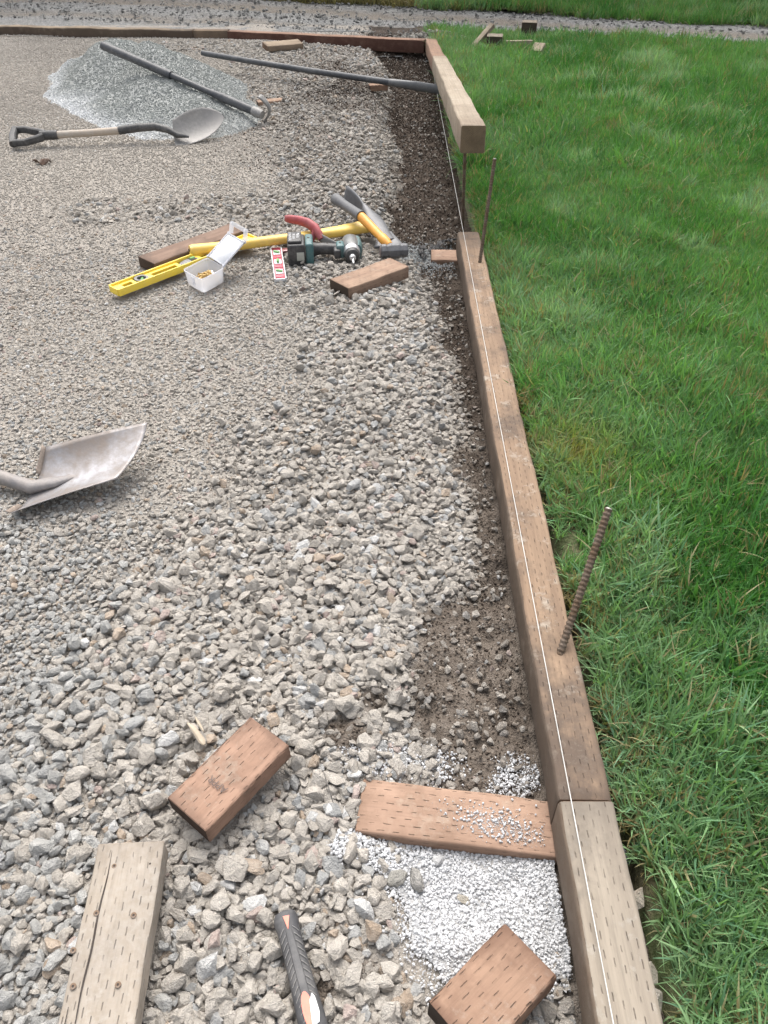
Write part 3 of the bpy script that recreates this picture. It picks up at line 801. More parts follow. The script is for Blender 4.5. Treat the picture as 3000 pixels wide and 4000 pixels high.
# ================================================================ HOE on the pile and the long pole
M_POLE = m_plain('fibreglass_black', (.040, .044, .052), .5, 0, .45, (.17, .17, .17), 8)
a = Vector((-1.743, 5.50, .242)); b = Vector((-.715, 4.885, .000))
ho = empty('hoe', b); tag(ho, 'black handled grubbing hoe leaning across the grey pile', 'hoe')
def Q(t, dz=0): return a.lerp(b, t) - b + Vector((0, 0, dz))
mb = MB(); mb.tube([Q(0), Q(.02), Q(.2), Q(.45)], [.024, .0255, .024, .0235], 14); mb.build('handle_grip', M_POLE, ho)
mb = MB(); mb.tube([Q(.43), Q(.72)], [.017, .018], 12); mb.build('handle', M_POLE, ho)
mb = MB(); mb.tube([Q(.70), Q(.78), Q(.97)], [.019, .025, .024], 14); mb.build('handle_collar', M_POLE, ho)
M_HEAD = m_plain('hoe_steel', (.24, .235, .23), .6, .4, .8, (.36, .35, .33), 16)
mb = MB(); mb.tube([Q(.955), Q(.975), Q(1.01)], [(.026, .026), (.030, .028), (.024, .022)], 14); mb.build('eye', M_HEAD, ho)
def hb(u, v):
    t = u - .5
    z = .035 - .36 * (t * .62) ** 2 * 2.2
    p = Vector((.050 - .20 * t * t, .02 - .045 * t, .020 + .155 * t))
    w = .028 + .020 * abs(t) * 2
    return p + Vector((.2, -.4, 0)).normalized() * 0 + Vector((.35, .9, .1)).normalized() * (w * (v - .5))
mb = MB(); mb.grid(hb, 14, 3); mb.build('hoe_blade', M_HEAD, ho, solid=.006)

po = empty('pole_tool', (-.6, 6.18, -.03)); tag(po, 'long black pole with flat steel end reaching under the raised timber', 'pole')
pa = Vector((-1.319, 6.40, .045)); pb = Vector((.066, 5.50, .036)); pc = Vector((.345, 5.35, .030))
def PO(v): return Vector(v) - Vector((-.6, 6.18, -.03))
mb = MB(); mb.tube([PO(pa.lerp(pb, t)) + Vector((0, 0, -.006 * math.sin(t * math.pi))) for t in (0, .02, .3, .6, .85, 1)], [.016, .0185, .0185, .0190, .0195, .0195], 14); mb.build('shaft', M_POLE, po)
mb = MB(); mb.tube([PO(pb + (pb - pa) * -.02), PO(pb), PO(pb.lerp(pc, .25)), PO(pb.lerp(pc, .5)), PO(pc)], [(.020, .020), (.022, .022), (.018, .024), (.013, .028), (.010, .026)], 14)
M_FLATST = m_plain('flat_steel', (.12, .125, .13), .5, .4, .6, (.19, .19, .19), 14)
mb.build('steel_end', M_FLATST, po)

# ================================================================ YELLOW SPIRIT LEVEL
M_YEL = m_plain('yellow_paint', (.86, .64, .06), .42, 0, .18, (.60, .52, .30), 16, .0002, (.80, .58, .05))
M_YEL2 = m_plain('yellow_fibreglass', (.80, .56, .11), .45, 0, .4, (.52, .38, .22), 12, .0003, (.72, .46, .08))
M_VIALG = m_plain('green_vial', (.20, .48, .16), .2, 0, .1)
M_GREYP = m_plain('grey_plastic', (.15, .15, .155), .5, 0, .3)
M_DARK = m_plain('dark_slot', (.05, .045, .04), .8, 0, .3, (.2, .18, .15))
lv = empty('spirit_level', mat=frame((-.746, 2.830, -.040), (.430, .480, .004)))
tag(lv, 'long yellow spirit level lying flat behind the open box', 'spirit level')
foot(-.746, 2.830, .315, .026, math.atan2(.48, .43))
L2, W2, T2 = .322, .032, .026
# local: x along, y across (y+ = left/back), z up.  box girder: two flanges and a recessed web with cut-outs
mb = MB(); mb.box((-L2, W2 - .0055, 0), (L2, W2, T2), .0012); mb.build('flange', M_YEL, lv)
mb = MB(); mb.box((-L2, -W2, 0), (L2, -W2 + .0055, T2), .0012); mb.build('flange', M_YEL, lv)
for sgn in (-1, 1):
    mb = MB(); mb.box((sgn * L2 - .0028, -W2 + .0056, 0.001), (sgn * L2 + .0028, W2 - .0056, T2 - .0005), .001); mb.build('end_cap', M_YEL, lv)
iw = W2 - .0058
segs = [(-L2 + .003, -.285, 0), (-.285, -.245, 1), (-.245, -.232, 0), (-.232, -.178, 2), (-.178, -.160, 0), (-.160, -.050, 1), (-.050, -.035, 0), (-.035, .045, 2), (.045, .06, 0), (.06, .15, 1), (.15, .178, 0), (.178, .232, 2), (.232, L2 - .003, 0)]
mb = MB()
for x0, x1, t in segs:
    if t == 0: mb.box((x0, -iw, .008), (x1, iw, .018))
    else:
        e = .011 if t == 1 else .0225
        mb.box((x0, -iw, .008), (x1, -e if t == 1 else -iw + .0005, .018)); mb.box((x0, e if t == 1 else iw - .0005, .008), (x1, iw, .018))
wb = mb.build('web', M_YEL, lv, smooth=False)
for x0, x1, t in segs:
    if t == 1:
        mb = MB(); mb.box((x0, -.012, .003), (x1, .012, .006)); mb.build('slot_floor', M_DARK, lv, smooth=False)
def ring(mb, cx, cy, z0, z1, ro, ri, n=24):
    for k in range(n):
        a0, a1 = 2 * math.pi * k / n, 2 * math.pi * (k + 1) / n
        P = [(ro, a0, z0), (ro, a1, z0), (ro, a1, z1), (ro, a0, z1), (ri, a0, z0), (ri, a1, z0), (ri, a1, z1), (ri, a0, z1)]
        v = [mb.bm.verts.new((cx + r * math.cos(t), cy + r * math.sin(t), z)) for r, t, z in P]
        for f in ((0, 1, 2, 3), (4, 7, 6, 5), (3, 2, 6, 7), (0, 4, 5, 1)): mb.bm.faces.new([v[i] for i in f])
    bmesh.ops.remove_doubles(mb.bm, verts=mb.bm.verts, dist=1e-5)
for cx in (-.205, .205):
    mb = MB(); ring(mb, cx, 0, .004, .0225, .0262, .017); r_ = mb.build('vial_ring', M_GREYP, lv)
    mb = MB(); mb.box((cx - .017, -.017, .005), (cx + .017, .017, .007)); mb.build('vial_back', M_DARK, r_)
    mb = MB(); mb.tube([(cx - .012, -.012, .013), (cx + .012, .012, .013)], .0055, 12); mb.build('vial', M_VIALG, r_)
mb = MB(); mb.tube([(-.036, 0, .013), (-.02, 0, .013), (.0, 0, .014), (.03, 0, .014), (.046, 0, .013)], [(.006, .006), (.019, .007), (.0225, .008), (.022, .008), (.012, .006)], 18); ov = mb.build('vial_holder', M_GREYP, lv)
mb = MB(); mb.box((.012, -.014, .018), (.036, .014, .0235), .002); mb.build('vial_window', M_DARK, ov)
mb = MB(); mb.tube([(.014, 0, .0236), (.034, 0, .0236)], .005, 10); mb.build('vial', M_VIALG, ov)

# ================================================================ MATTOCK with yellow handle
M_FORGE = m_plain('forged_steel', (.11, .113, .122), .5, .5, .6, (.20, .20, .205), 10, .0008)
mt = empty('mattock', (-.10, 3.15, -.05)); tag(mt, 'cutter mattock with yellow handle lying across the spirit level', 'mattock')
def MO(p): return Vector(p) - Vector((-.10, 3.15, -.05))
hp = [(-.748, 2.900, -.008), (-.735, 2.906, -.010), (-.66, 2.935, -.012), (-.55, 2.985, -.016), (-.40, 3.048, -.020), (-.27, 3.100, -.022), (-.19, 3.132, -.022), (-.12, 3.160, -.020), (-.06, 3.185, -.018)]
hr = [(.020, .018), (.0245, .022), (.0225, .020), (.0215, .019), (.0215, .018), (.024, .018), (.029, .019), (.037, .020), (.040, .022)]
mb = MB(); mb.tube([MO(p) for p in hp], hr, 18, sq=2.4); hd = mb.build('handle', M_YEL2, mt)
mb = MB(); mb.tube([MO((-.7495, 2.8992, -.006)), MO((-.7515, 2.898, -.006))], [.006, .005], 10); mb.build('end_hole', M_DARK, hd)
# eye body
def lerp3(a, b, t): return Vector(a).lerp(Vector(b), t)
mb = MB()
mb.tube([MO(p) for p in ((-.085, 3.30, .006), (-.066, 3.255, -.002), (-.045, 3.205, -.010), (-.022, 3.150, -.018), (.000, 3.095, -.026), (.018, 3.055, -.032))],
        [(.010, .030), (.022, .030), (.038, .030), (.036, .030), (.030, .020), (.034, .010)], 20, sq=2.6); mb.build('eye', M_FORGE, mt)
# adze: a near vertical plate, tip far end
def adze(u, v):
    top = lerp3((-.083, 3.305, .022), (-.158, 3.440, .062), u); bot = lerp3((-.083, 3.300, -.022), (-.188, 3.452, -.030), u)
    p = lerp3(bot, top, v); p.x += .010 * math.sin(u * math.pi)
    return MO(p)
mb = MB(); mb.grid(adze, 10, 6); mb.build('adze_blade', M_FORGE, mt, solid=.007)
def axe(u, v):
    l = lerp3((-.020, 3.105, -.030), (-.040, 3.020, -.046), u); r = lerp3((.028, 3.130, -.022), (.078, 3.010, -.030), u)
    return MO(lerp3(l, r, v))
mb = MB(); mb.grid(axe, 8, 8); mb.build('axe_bit', M_FORGE, mt, solid=.007)
foot(-.02, 3.12, .10, .05, math.atan2(-.46, .22)); foot(-.45, 3.03, .3, .015, math.atan2(.26, .65))

# ================================================================ SLEDGE / DRILLING HAMMER
M_GREYGRIP = m_plain('grey_grip', (.105, .108, .115), .6, 0, .5, (.20, .20, .20), 14)
M_ORY = m_plain('orange_yellow', (.72, .34, .045), .45, 0, .3, (.60, .34, .12), 20, .0003, (.66, .27, .035))
hm = empty('sledge_hammer', (.0, 3.0, -.03)); tag(hm, 'short sledge hammer with grey grip and orange yellow handle resting on the mattock', 'hammer')
def HO(p): return Vector(p) - Vector((.0, 3.0, -.03))
g0 = Vector((-.207, 3.385, .010)); g1 = Vector((-.086, 3.150, .045)); g2 = Vector((.012, 2.985, .005))
g0 = Vector((-.210, 3.330, .045)); g1 = Vector((-.094, 3.120, .045)); g2 = Vector((.022, 2.955, -.010))
mb = MB(); mb.tube([HO(g0), HO(g0.lerp(g1, .04)), HO(g0.lerp(g1, .15)), HO(g0.lerp(g1, .35)), HO(g0.lerp(g1, .8)), HO(g0.lerp(g1, 1.02))], [.016, .0235, .0235, .0195, .0200, .0225], 16); mb.build('grip', M_GREYGRIP, hm)
mb = MB(); mb.tube([HO(g1.lerp(g2, t)) for t in (-.08, 0, .1, .7, .74, .9, 1)], [(.014, .014), (.0185, .0185), (.019, .019), (.0165, .0165), (.020, .019), (.019, .018), (.014, .014)], 16); mb.build('handle', M_ORY, hm)
hx = Vector((1, .16, -.02)).normalized(); hc = Vector((.040, 2.928, -.020))
mb = MB()
offs = [-.054, -.050, -.034, -.028, -.016, .016, .028, .034, .048, .052]
rr = [.021, .0260, .0270, .0235, .0290, .0290, .0235, .0270, .0260, .022]
mb.tube([HO(hc + hx * o) for o in offs], rr, 8, up=(0, .38, .92)); mb.build('head', M_FORGE, hm, smooth=False, bev=.0012)
M_FACE = m_plain('hammer_face', (.17, .13, .13), .5, .5, .4, (.3, .27, .26), 30)
mb = MB(); mb.tube([HO(hc + hx * -.0545), HO(hc + hx * -.0565)], [.0205, .019], 16); mb.build('striking_face', M_FACE, hm)
foot(.042, 2.94, .05, .02, .16)

# ================================================================ IMPACT DRIVER
M_TEAL = m_plain('teal_plastic', (.045, .13, .135), .45, 0, .35, (.28, .30, .29), 20, .0003)
M_BLK = m_plain('black_rubber', (.020, .020, .022), .5, 0, .35, (.22, .21, .20), 22, .0003)
M_SMOKE = m_plain('smoked_housing', (.10, .105, .105), .35, .1, .6, (.25, .25, .245), 25)
M_SILVER = m_plain('alloy', (.60, .60, .61), .35, .7, .25, (.5, .5, .48), 20)
M_LBL = m_plain('pale_label', (.42, .43, .38), .5, 0, .3)
M_WTXT = m_plain('white_print', (.72, .72, .72), .6, 0, .2)
X_ = Vector((.985, .10, 0)); 
dr = empty('impact_driver', mat=frame((-.268, 2.932, -.058), X_) @ Matrix.Scale(1.08, 4)); tag(dr, 'teal and black cordless impact driver lying on its side', 'power tool')
foot(-.325, 2.945, .045, .045, .1); foot(-.16, 2.93, .035, .05, .1)
# local x: battery(-) -> head(+) ; y: away from viewer ; z up
bt = MB(); bt.box((-.098, -.055, -.004), (-.036, .052, .078), .007, 3); bt = bt.build('battery', M_BLK, dr)
mb = MB(); mb.box((-.096, -.042, .078), (-.046, .048, .088), .004, 3); mb.build('battery_cover', M_BLK, bt)
mb = MB(); mb.box((-.066, -.0570, .022), (-.040, -.0548, .052), .0008); mb.build('label_sticker', M_LBL, bt)
R90 = Matrix.Rotation(math.radians(-90), 4, 'Z')
text('battery_lettering', 'LITHIUM-ION', .0125, M_WTXT, bt, Matrix.Translation((-.0865, .004, .0884)) @ R90, .0002)
text('battery_lettering', '18V 3.0Ah', .0135, M_WTXT, bt, Matrix.Translation((-.0735, .004, .0884)) @ R90, .0002)
text('battery_lettering', 'Makita', .0165, M_WTXT, bt, Matrix.Translation((-.0585, .010, .0884)) @ R90, .0002)
mb = MB(); mb.box((-.035, -.049, .000), (-.006, .052, .078), .008, 3); ft = mb.build('battery_foot', M_TEAL, dr)
mb = MB(); mb.tube([(-.022, .012, .0775), (-.022, .012, .0788)], [.0055, .0050], 12); mb.build('screw_hole', M_DARK, ft)
mb = MB(); mb.tube([(-.012, .004, .037), (.01, .006, .038), (.035, .006, .038), (.075, .000, .036), (.095, -.004, .036)], [(.030, .026), (.020, .020), (.0195, .0195), (.020, .020), (.026, .022)], 18, sq=2.4); hdl = mb.build('grip', M_BLK, dr)
mb = MB(); mb.tube([(.045, .008, .0575), (.045, .008, .0590)], [.0035, .003], 10); mb.build('screw_hole', M_DARK, hdl)
mb = MB(); mb.box((.066, -.052, .020), (.090, -.010, .052), .006, 3); mb.build('trigger', M_BLK, dr)
mb = MB(); mb.box((.076, -.040, .016), (.104, .012, .064), .007, 3); cl = mb.build('side_shell', M_TEAL, dr)
mb = MB(); mb.tube([(.090, -.010, .0640), (.090, -.010, .0655)], [.0045, .004], 10); mb.build('screw_hole', M_DARK, cl)
hxx = .130
mb = MB(); mb.tube([(hxx, .062, .038), (hxx, .055, .038), (hxx, .02, .038), (hxx, -.012, .038), (hxx, -.03, .038)], [.022, .031, .0345, .034, .031], 20, sq=2.3); hs = mb.build('motor_housing', M_SMOKE, dr)
mb = MB(); mb.tube([(hxx + .024, .056, .036), (hxx + .024, .0, .036), (hxx + .022, -.03, .036)], [(.016, .026), (.0175, .029), (.014, .026)], 14, sq=2.4); mb.build('teal_panel', M_TEAL, dr)
mb = MB(); mb.tube([(hxx, -.028, .038), (hxx, -.038, .038), (hxx, -.052, .038)], [.031, .030, .026], 22); mb.build('nose_cone', M_SILVER, dr)
mb = MB(); mb.tube([(hxx, -.046, .036), (hxx, -.056, .036), (hxx, -.070, .036), (hxx, -.074, .036)], [.0265, .028, .024, .018], 22); mb.build('bumper', M_BLK, dr)
mb = MB(); mb.tube([(hxx, -.070, .036), (hxx, -.086, .036), (hxx, -.090, .036)], [.0115, .0115, .009], 16); ck = mb.build('chuck', M_SILVER, dr)
mb = MB(); mb.tube([(hxx, -.088, .036), (hxx, -.118, .033), (hxx, -.124, .033)], [.0036, .0036, .0020], 6); mb.build('driver_bit', M_SILVER, ck)

# ================================================================ RED HANDLED SAW
M_RED = m_plain('red_grip', (.36, .055, .065), .55, 0, .45, (.42, .20, .19), 14, .0005)
M_SAWB = m_plain('saw_blade', (.24, .23, .22), .45, .55, .6, (.32, .30, .28), 20)
sw = empty('folding_saw', (-.28, 3.08, -.03)); tag(sw, 'folding saw with curved red handle propped over the yellow handle', 'saw')
def SO(p): return Vector(p) - Vector((-.28, 3.08, -.03))
hp = [(-.400, 3.135, .030), (-.385, 3.130, .030), (-.345, 3.115, .030), (-.305, 3.095, .026), (-.275, 3.065, .016), (-.256, 3.035, .000), (-.250, 3.02, -.012)]
mb = MB(); mb.tube([SO(p) for p in hp], [(.008, .012), (.012, .0165), (.0135, .018), (.0155, .020), (.0165, .022), (.015, .019), (.010, .012)], 14)
mb.tube([SO(p) for p in ((-.272, 3.06, .012), (-.283, 3.045, -.012), (-.288, 3.035, -.030))], [(.013, .016), (.010, .013), (.006, .008)], 10); mb.build('handle', M_RED, sw)
def sb(u, v):
    t = lerp3((-.252, 3.028, .010), (-.160, 2.985, -.022), u); b_ = lerp3((-.256, 3.020, -.018), (-.155, 2.975, -.040), u)
    p = lerp3(b_, t, v); p.z -= .008 * math.sin(u * math.pi) * (1 - v)
    return SO(p)
mb = MB(); mb.grid(sb, 10, 4); mb.build('blade', M_SAWB, sw, solid=.0022)
sq_ = MB(); sq_.box((-.033, -.016, 0), (.033, .016, .022), .005, 2)
sq_ = sq_.build('chalk_reel', m_plain('clear_red', (.22, .05, .055), .3, 0, .5, (.40, .28, .27), 24)); sq_.matrix_world = frame((-.376, 2.998, -.062), (.9, .25, 0)); tag(sq_, 'small dark red plastic case half hidden behind the battery', 'case')

# ================================================================ RED TORPEDO LEVEL
M_REDL = m_plain('red_level', (.55, .06, .10), .45, 0, .3, (.6, .3, .32), 30)
M_WHTP = m_plain('white_plastic', (.70, .71, .72), .45, 0, .2)
tl = empty('torpedo_level', mat=frame((-.4085, 2.874, -.056), (.050, -.300, -.004))); tag(tl, 'small red spirit level with three green vials and silver rails', 'spirit level')
foot(-.4125, 2.907, .15, .018, math.atan2(-.302, .047))
for s in (-1, 1):
    mb = MB(); mb.box((-.152, s * .0205 - .0022, 0), (.152, s * .0205 + .0022, .016), .0008); mb.build('rail', M_SILVER if False else M_WHTP, tl)
mb = MB(); mb.box((-.148, -.018, .001), (.144, .018, .010), .001); mb.build('body', M_REDL, tl)
mb = MB(); mb.box((.145, -.018, .001), (.151, .018, .013), .001); mb.build('end_cap', M_WHTP, tl)
for cx in (-.095, -.008, .082):
    mb = MB(); mb.box((cx - .021, -.0145, .010), (cx + .021, .0145, .0125), .003); w_ = mb.build('vial_window', M_WHTP, tl)
    mb = MB()
    if cx == -.008: mb.tube([(cx - .012, 0, .0150), (cx + .012, 0, .0150)], .0055, 12)
    else: mb.tube([(cx - .006, -.010, .0145), (cx + .006, .010, .0145)], .0050, 12)
    mb.build('vial', M_VIALG, w_)
for cx in (-.138, -.052, .037, .126):
    mb = MB(); mb.box((cx - .006, -.016, .010), (cx + .006, .016, .0125), .001); mb.build('rib', M_REDL, tl)

# ================================================================ CLEAR BOX WITH SCREWS
def m_clear():
    m, nt, b, out = mat_new('clear_polypropylene')
    b.inputs['Base Color'].default_value = (.86, .87, .90, 1); b.inputs['Roughness'].default_value = .25
    tr = N(nt, 'ShaderNodeBsdfTransparent'); tl_ = N(nt, 'ShaderNodeBsdfTranslucent'); tl_.inputs[0].default_value = (.80, .81, .85, 1)
    m1 = N(nt, 'ShaderNodeMixShader'); m1.inputs[0].default_value = .45; nt.links.new(b.outputs[0], m1.inputs[1]); nt.links.new(tl_.outputs[0], m1.inputs[2])
    m2 = N(nt, 'ShaderNodeMixShader'); m2.inputs[0].default_value = .42; nt.links.new(m1.outputs[0], m2.inputs[1]); nt.links.new(tr.outputs[0], m2.inputs[2])
    nt.links.new(m2.outputs[0], out.inputs[0]); return m
M_CLEAR = m_clear()
M_CARD = m_plain('white_card', (.86, .87, .89), .5, 0, .05)
r0 = Vector((-.734, 2.708, 0)); r1 = Vector((-.652, 2.622, 0)); r2 = Vector((-.588, 2.726, 0)); r3 = Vector((-.665, 2.818, 0))
bx_o = Vector(((r0 + r1 + r2 + r3) / 4).to_tuple()); bx_o.z = -.058
pb_ = empty('screw_box', bx_o); tag(pb_, 'open clear plastic box of gold screws with its lid tilted back', 'plastic box')
foot(bx_o.x, bx_o.y, .05, .05, math.atan2(.104, .064))
cor = [r - bx_o for r in (r0, r1, r2, r3)]
for c in cor: c.z = 0
def ringpts(k, z, rad=.14):
    out = []
    for i in range(4):
        p, q, n_ = cor[i - 1], cor[i], cor[(i + 1) % 4]
        for t in (0, .35, .65, 1):
            a_ = q.lerp(p, rad * (1 - t)); b_ = q.lerp(n_, rad * t); w = q * (1 - k) * 0
            v = (a_ + b_) / 2 if 0 < t < 1 else (a_ if t == 0 else b_)
            out.append(Vector((v.x * k, v.y * k, z)))
    return out
mb = MB(); levels = [(.90, .001), (.94, .006), (1.0, .052), (1.035, .052), (1.035, .056), (1.0, .056)]
rings = [[mb.bm.verts.new(v) for v in ringpts(k, z)] for k, z in levels]
for i in range(len(rings) - 1):
    for k in range(16): mb.bm.faces.new((rings[i][k], rings[i][(k + 1) % 16], rings[i + 1][(k + 1) % 16], rings[i + 1][k]))
mb.bm.faces.new(rings[0])
mb.build('box_body', M_CLEAR, pb_, solid=.0015, angle=50)
h1 = Vector((-.668, 2.826, -.004)); h2 = Vector((-.588, 2.728, -.004))
out_ = Vector((.775, .632, 0)); A = math.radians(33); lid_dir = out_ * math.cos(A) + Vector((0, 0, 1)) * math.sin(A)
hv = (h2 - h1)
def lidp(s, t, n=0):
    nn = hv.normalized().cross(lid_dir).normalized()
    return h1 + hv * s + lid_dir * (t * .128) + nn * n - bx_o
nn_ = hv.normalized().cross(lid_dir).normalized(); up_s = 1 if nn_.z > 0 else -1
mb = MB(); n_in = []
P4 = [(0, 0), (1, 0), (1, 1), (0, 1)]
def rr_(k, n):
    o_ = []
    for (s, t) in P4:
        for (ds, dt) in (((.04, 0), (0, .04)) if (s == t) else ((0, .04), (.04, 0))):
            ss = .5 + (s - .5) * k + (ds if s == 0 else -ds) ; tt = .5 + (t - .5) * k + (dt if t == 0 else -dt)
            o_.append(lidp(ss, tt, n * up_s))
    return o_
lv_ = [rr_(.88, .000), rr_(1.0, .000), rr_(1.0, .007), rr_(.955, .007), rr_(.94, .0015), rr_(.88, .0015)]
rg = [[mb.bm.verts.new(v) for v in l] for l in lv_]
for i in range(len(rg) - 1):
    for k in range(8): mb.bm.faces.new((rg[i][k], rg[i][(k + 1) % 8], rg[i + 1][(k + 1) % 8], rg[i + 1][k]))
mb.bm.faces.new(rg[0])
ld = mb.build('lid', M_CLEAR, pb_, solid=.001, angle=50)
mb = MB(); mb.bm.faces.new([mb.bm.verts.new(v) for v in [lidp(s, t, .003 * up_s) for s, t in ((.09, .05), (.91, .05), (.95, .09), (.95, .91), (.91, .95), (.09, .95), (.05, .91), (.05, .09))]])
mb.build('paper_insert', M_CARD, ld, solid=.0006)
# hanging tab beyond the lid
tb = lid_dir * .35 + Vector((0, 0, 1)) * .94; tb.normalize()
base = h1 + hv * .10 + lid_dir * .128 - bx_o; base2 = h1 + hv * .88 + lid_dir * .128 - bx_o
mb = MB()
mb.tube([base, base + tb * .042], [(.0095, .0016)] * 2, 8, up=hv); mb.tube([base2, base2 + tb * .042], [(.0095, .0016)] * 2, 8, up=hv)
mb.tube([base + tb * .036 - hv * .03, base2 + tb * .036 + hv * .03], [(.0016, .0085)] * 2, 8, up=(0, .3, 1))
mb.build('hang_tab', M_CLEAR, pb_)
mb = MB(); cc = (cor[0] + cor[1]) / 2
mb.box((-.010, -.003, .018), (.010, .002, .046), .0015, m=frame((cc.x * 1.0, cc.y * 1.0, 0), (cor[1] - cor[0]))); mb.build('latch', M_CLEAR, pb_)
M_GOLD = m_plain('gold_screw', (.62, .42, .15), .4, .35, .2, (.6, .48, .25), 60)
def screw_mesh():
    mb = MB(); n = 22
    mb.tube([(0, 0, .0)] + [(0, 0, -.004 - .036 * i / n) for i in range(n)] + [(0, 0, -.044)], [.0036] + [.0015 if i % 2 else .0021 for i in range(n)] + [.0003], 6)
    bmesh.ops.recalc_face_normals(mb.bm, faces=mb.bm.faces)
    me = bpy.data.meshes.new('screw'); mb.bm.to_mesh(me); mb.bm.free(); me.materials.append(M_GOLD); me.shade_smooth(); return me
SM = screw_mesh(); rs = random.Random(4)
ax1 = (cor[1] - cor[0]).normalized(); ax2 = (cor[3] - cor[0]).normalized()
for k in range(96):
    o = bpy.data.objects.new('screw', SM); COL.objects.link(o)
    lay = k / 96
    px_ = rs.uniform(-.034, .034); py_ = rs.uniform(-.036, .036) ; 
    z = bx_o.z + .008 + lay * .034 * max(.15, 1 - (abs(px_ - .01) + abs(py_ - .01)) * 12) + rs.uniform(0, .004)
    c = bx_o + ax1 * px_ + ax2 * py_
    o.matrix_world = Matrix.Translation((c.x, c.y, z)) @ Euler((math.radians(90 + rs.uniform(-18, 18)), 0, rs.uniform(0, 6.28))).to_matrix().to_4x4() @ Matrix.Translation((0, 0, .02))
    tag(o, 'gold wood screw heaped with others inside the clear plastic box', 'screw', 'gold screws in the clear box')
mb = MB(); mb.tube([(0, -.012, 0), (0, .012, 0)], .0045, 12)
st_ = mb.build('bit_socket', M_SILVER); st_.matrix_world = Matrix.Translation((bx_o.x + .028, bx_o.y + .008, bx_o.z + .034)) @ Matrix.Rotation(.5, 4, 'Z') @ Matrix.Rotation(.3, 4, 'X'); tag(st_, 'silver socket bit lying on top of the gold screws', 'socket bit')

# ================================================================ BLACK RUBBER HANDLE, bottom
M_RUB = m_plain('rubber_grip', (.052, .052, .056), .6, 0, .5, (.17, .165, .16), 16, .0006)
M_GROOVE = m_plain('groove_dust', (.24, .235, .23), .8, 0, .4)
M_CORAL = m_plain('coral_inlay', (.80, .22, .15), .5, 0, .05)
M_GLARE = m_plain('white_patch', (.88, .88, .89), .5, 0, .02)
rg0 = Vector((-.153, .492, -.076)); rg1 = Vector((-.086, .31, -.060))
fr = frame(rg0, rg1 - rg0)
rh = empty('tool_handle', mat=fr); tag(rh, 'black ribbed rubber tool handle with coral inlays at the bottom edge', 'tool handle')
foot(-.115, .39, .10, .012, math.atan2(rg1.y - rg0.y, rg1.x - rg0.x))
xs_ = [0, .004, .012, .03, .06, .09, .12, .15, .18, .24, .42]
ws_ = [.010, .0165, .019, .0170, .0165, .0170, .0180, .0195, .020, .019, .017]
mb = MB(); mb.tube([(x, 0, 0) for x in xs_], [(w * 1.0, w * .95) for w in ws_], 20, sq=2.6); gb = mb.build('grip', M_RUB, rh)
mb = MB()   # flat spine
mb.tube([(.02, 0, .0150), (.05, 0, .0160), (.10, 0, .0168), (.14, 0, .0178), (.146, 0, .0178)], [(.004, .0020), (.0055, .0025), (.006, .0025), (.0058, .0022), (.003, .001)], 10, sq=3); mb.build('spine', M_RUB, gb)
for k in range(13):
    x = .030 + k * .0105; w = .0175 * (1 + .1 * k / 12)
    for s in (-1, 1):
        mb = MB(); mb.tube([(x + (-.000), s * .0065, w * .955), (x + .004, s * .0105, w * .88), (x + .008, s * .0145, w * .66)], [(.0007, .0006)] * 3, 5, up=(1, 0, 0)); mb.build('groove', M_GROOVE, gb)
mb = MB(); mb.prism([(.014, .0062), (.0125, -.0035), (.034, -.0005)], .0165, .0186); mb.build('inlay', M_CORAL, rh)
ovp = [(.150 + .026 * math.cos(t), -.0015 + .0080 * math.sin(t)) for t in [i * math.pi / 10 for i in range(20)]]
mb = MB(); mb.prism(ovp, .0168, .0200); iv = mb.build('inlay', M_CORAL, rh)
mb = MB(); mb.prism([(.130, .009), (.138, .0035), (.148, .0018), (.168, -.001), (.172, -.003), (.168, .009), (.155, .0125), (.136, .0115)], .0170, .0204); mb.build('glare_patch', M_GLARE, rh)  # glare on the inlay, painted as a raised white patch

# ================================================================ NAILS, SLIVER, SCRAPS
M_NAIL = m_plain('nail_grey', (.26, .255, .25), .5, .6, .4, (.4, .4, .4), 40)
def nail(a, b, r, label, cat='nail'):
    a, b = Vector(a), Vector(b); n = 26
    mb = MB(); mb.tube([a.lerp(b, i / n) for i in range(n + 1)], [r * 1.9] + [r * (1.15 if i % 3 == 0 and i > 8 else .9) for i in range(1, n)] + [r * .3], 8)
    o = mb.build('nail', M_NAIL); tag(o, label, cat, 'spiral nails lying in the white grit'); return o
nail((.127, .553, -.110), (.170, .500, -.113), .0017, 'spiral nail pointing down to the right in the white grit')
nail((.212, .562, -.112), (.256, .541, -.113), .0014, 'spiral nail near the timber side in the white grit')
nail((.088, .603, -.116), (.150, .582, -.115), .0015, 'grey nail lying along the front edge of the salmon board')
M_SLIV = m_plain('pale_splinter', (.45, .38, .29), .8, 0, .2, (.3, .22, .15), 30)
mb = MB(); mb.tube([(-.365, .828, -.070), (-.350, .812, -.063), (-.330, .786, -.064), (-.325, .780, -.066)], [(.0018, .001), (.005, .0025), (.0062, .003), (.003, .002)], 6)
o = mb.build('wood_splinter', M_SLIV); tag(o, 'pale wood splinter among stones left of the stamped block', 'splinter')
mb = MB(); mb.tube([(-.352, .838, -.066), (-.342, .822, -.063), (-.330, .805, -.062)], [(.001, .001), (.003, .002), (.001, .001)], 6)
o = mb.build('wood_splinter', M_SLIV); tag(o, 'thin second splinter beside the larger pale splinter', 'splinter')
M_WIRE = m_plain('dark_wire', (.03, .03, .032), .5, .2, .4)
mb = MB(); pts = [(-.108 + .012 * i / 2, .735 - .0165 * i, -.078 - .0025 * i + .004 * math.sin(i)) for i in range(9)]
mb.tube(pts, .0008, 6); o = mb.build('wire', M_WIRE); tag(o, 'thin dark wire over the stones at the left end of the salmon board', 'wire')
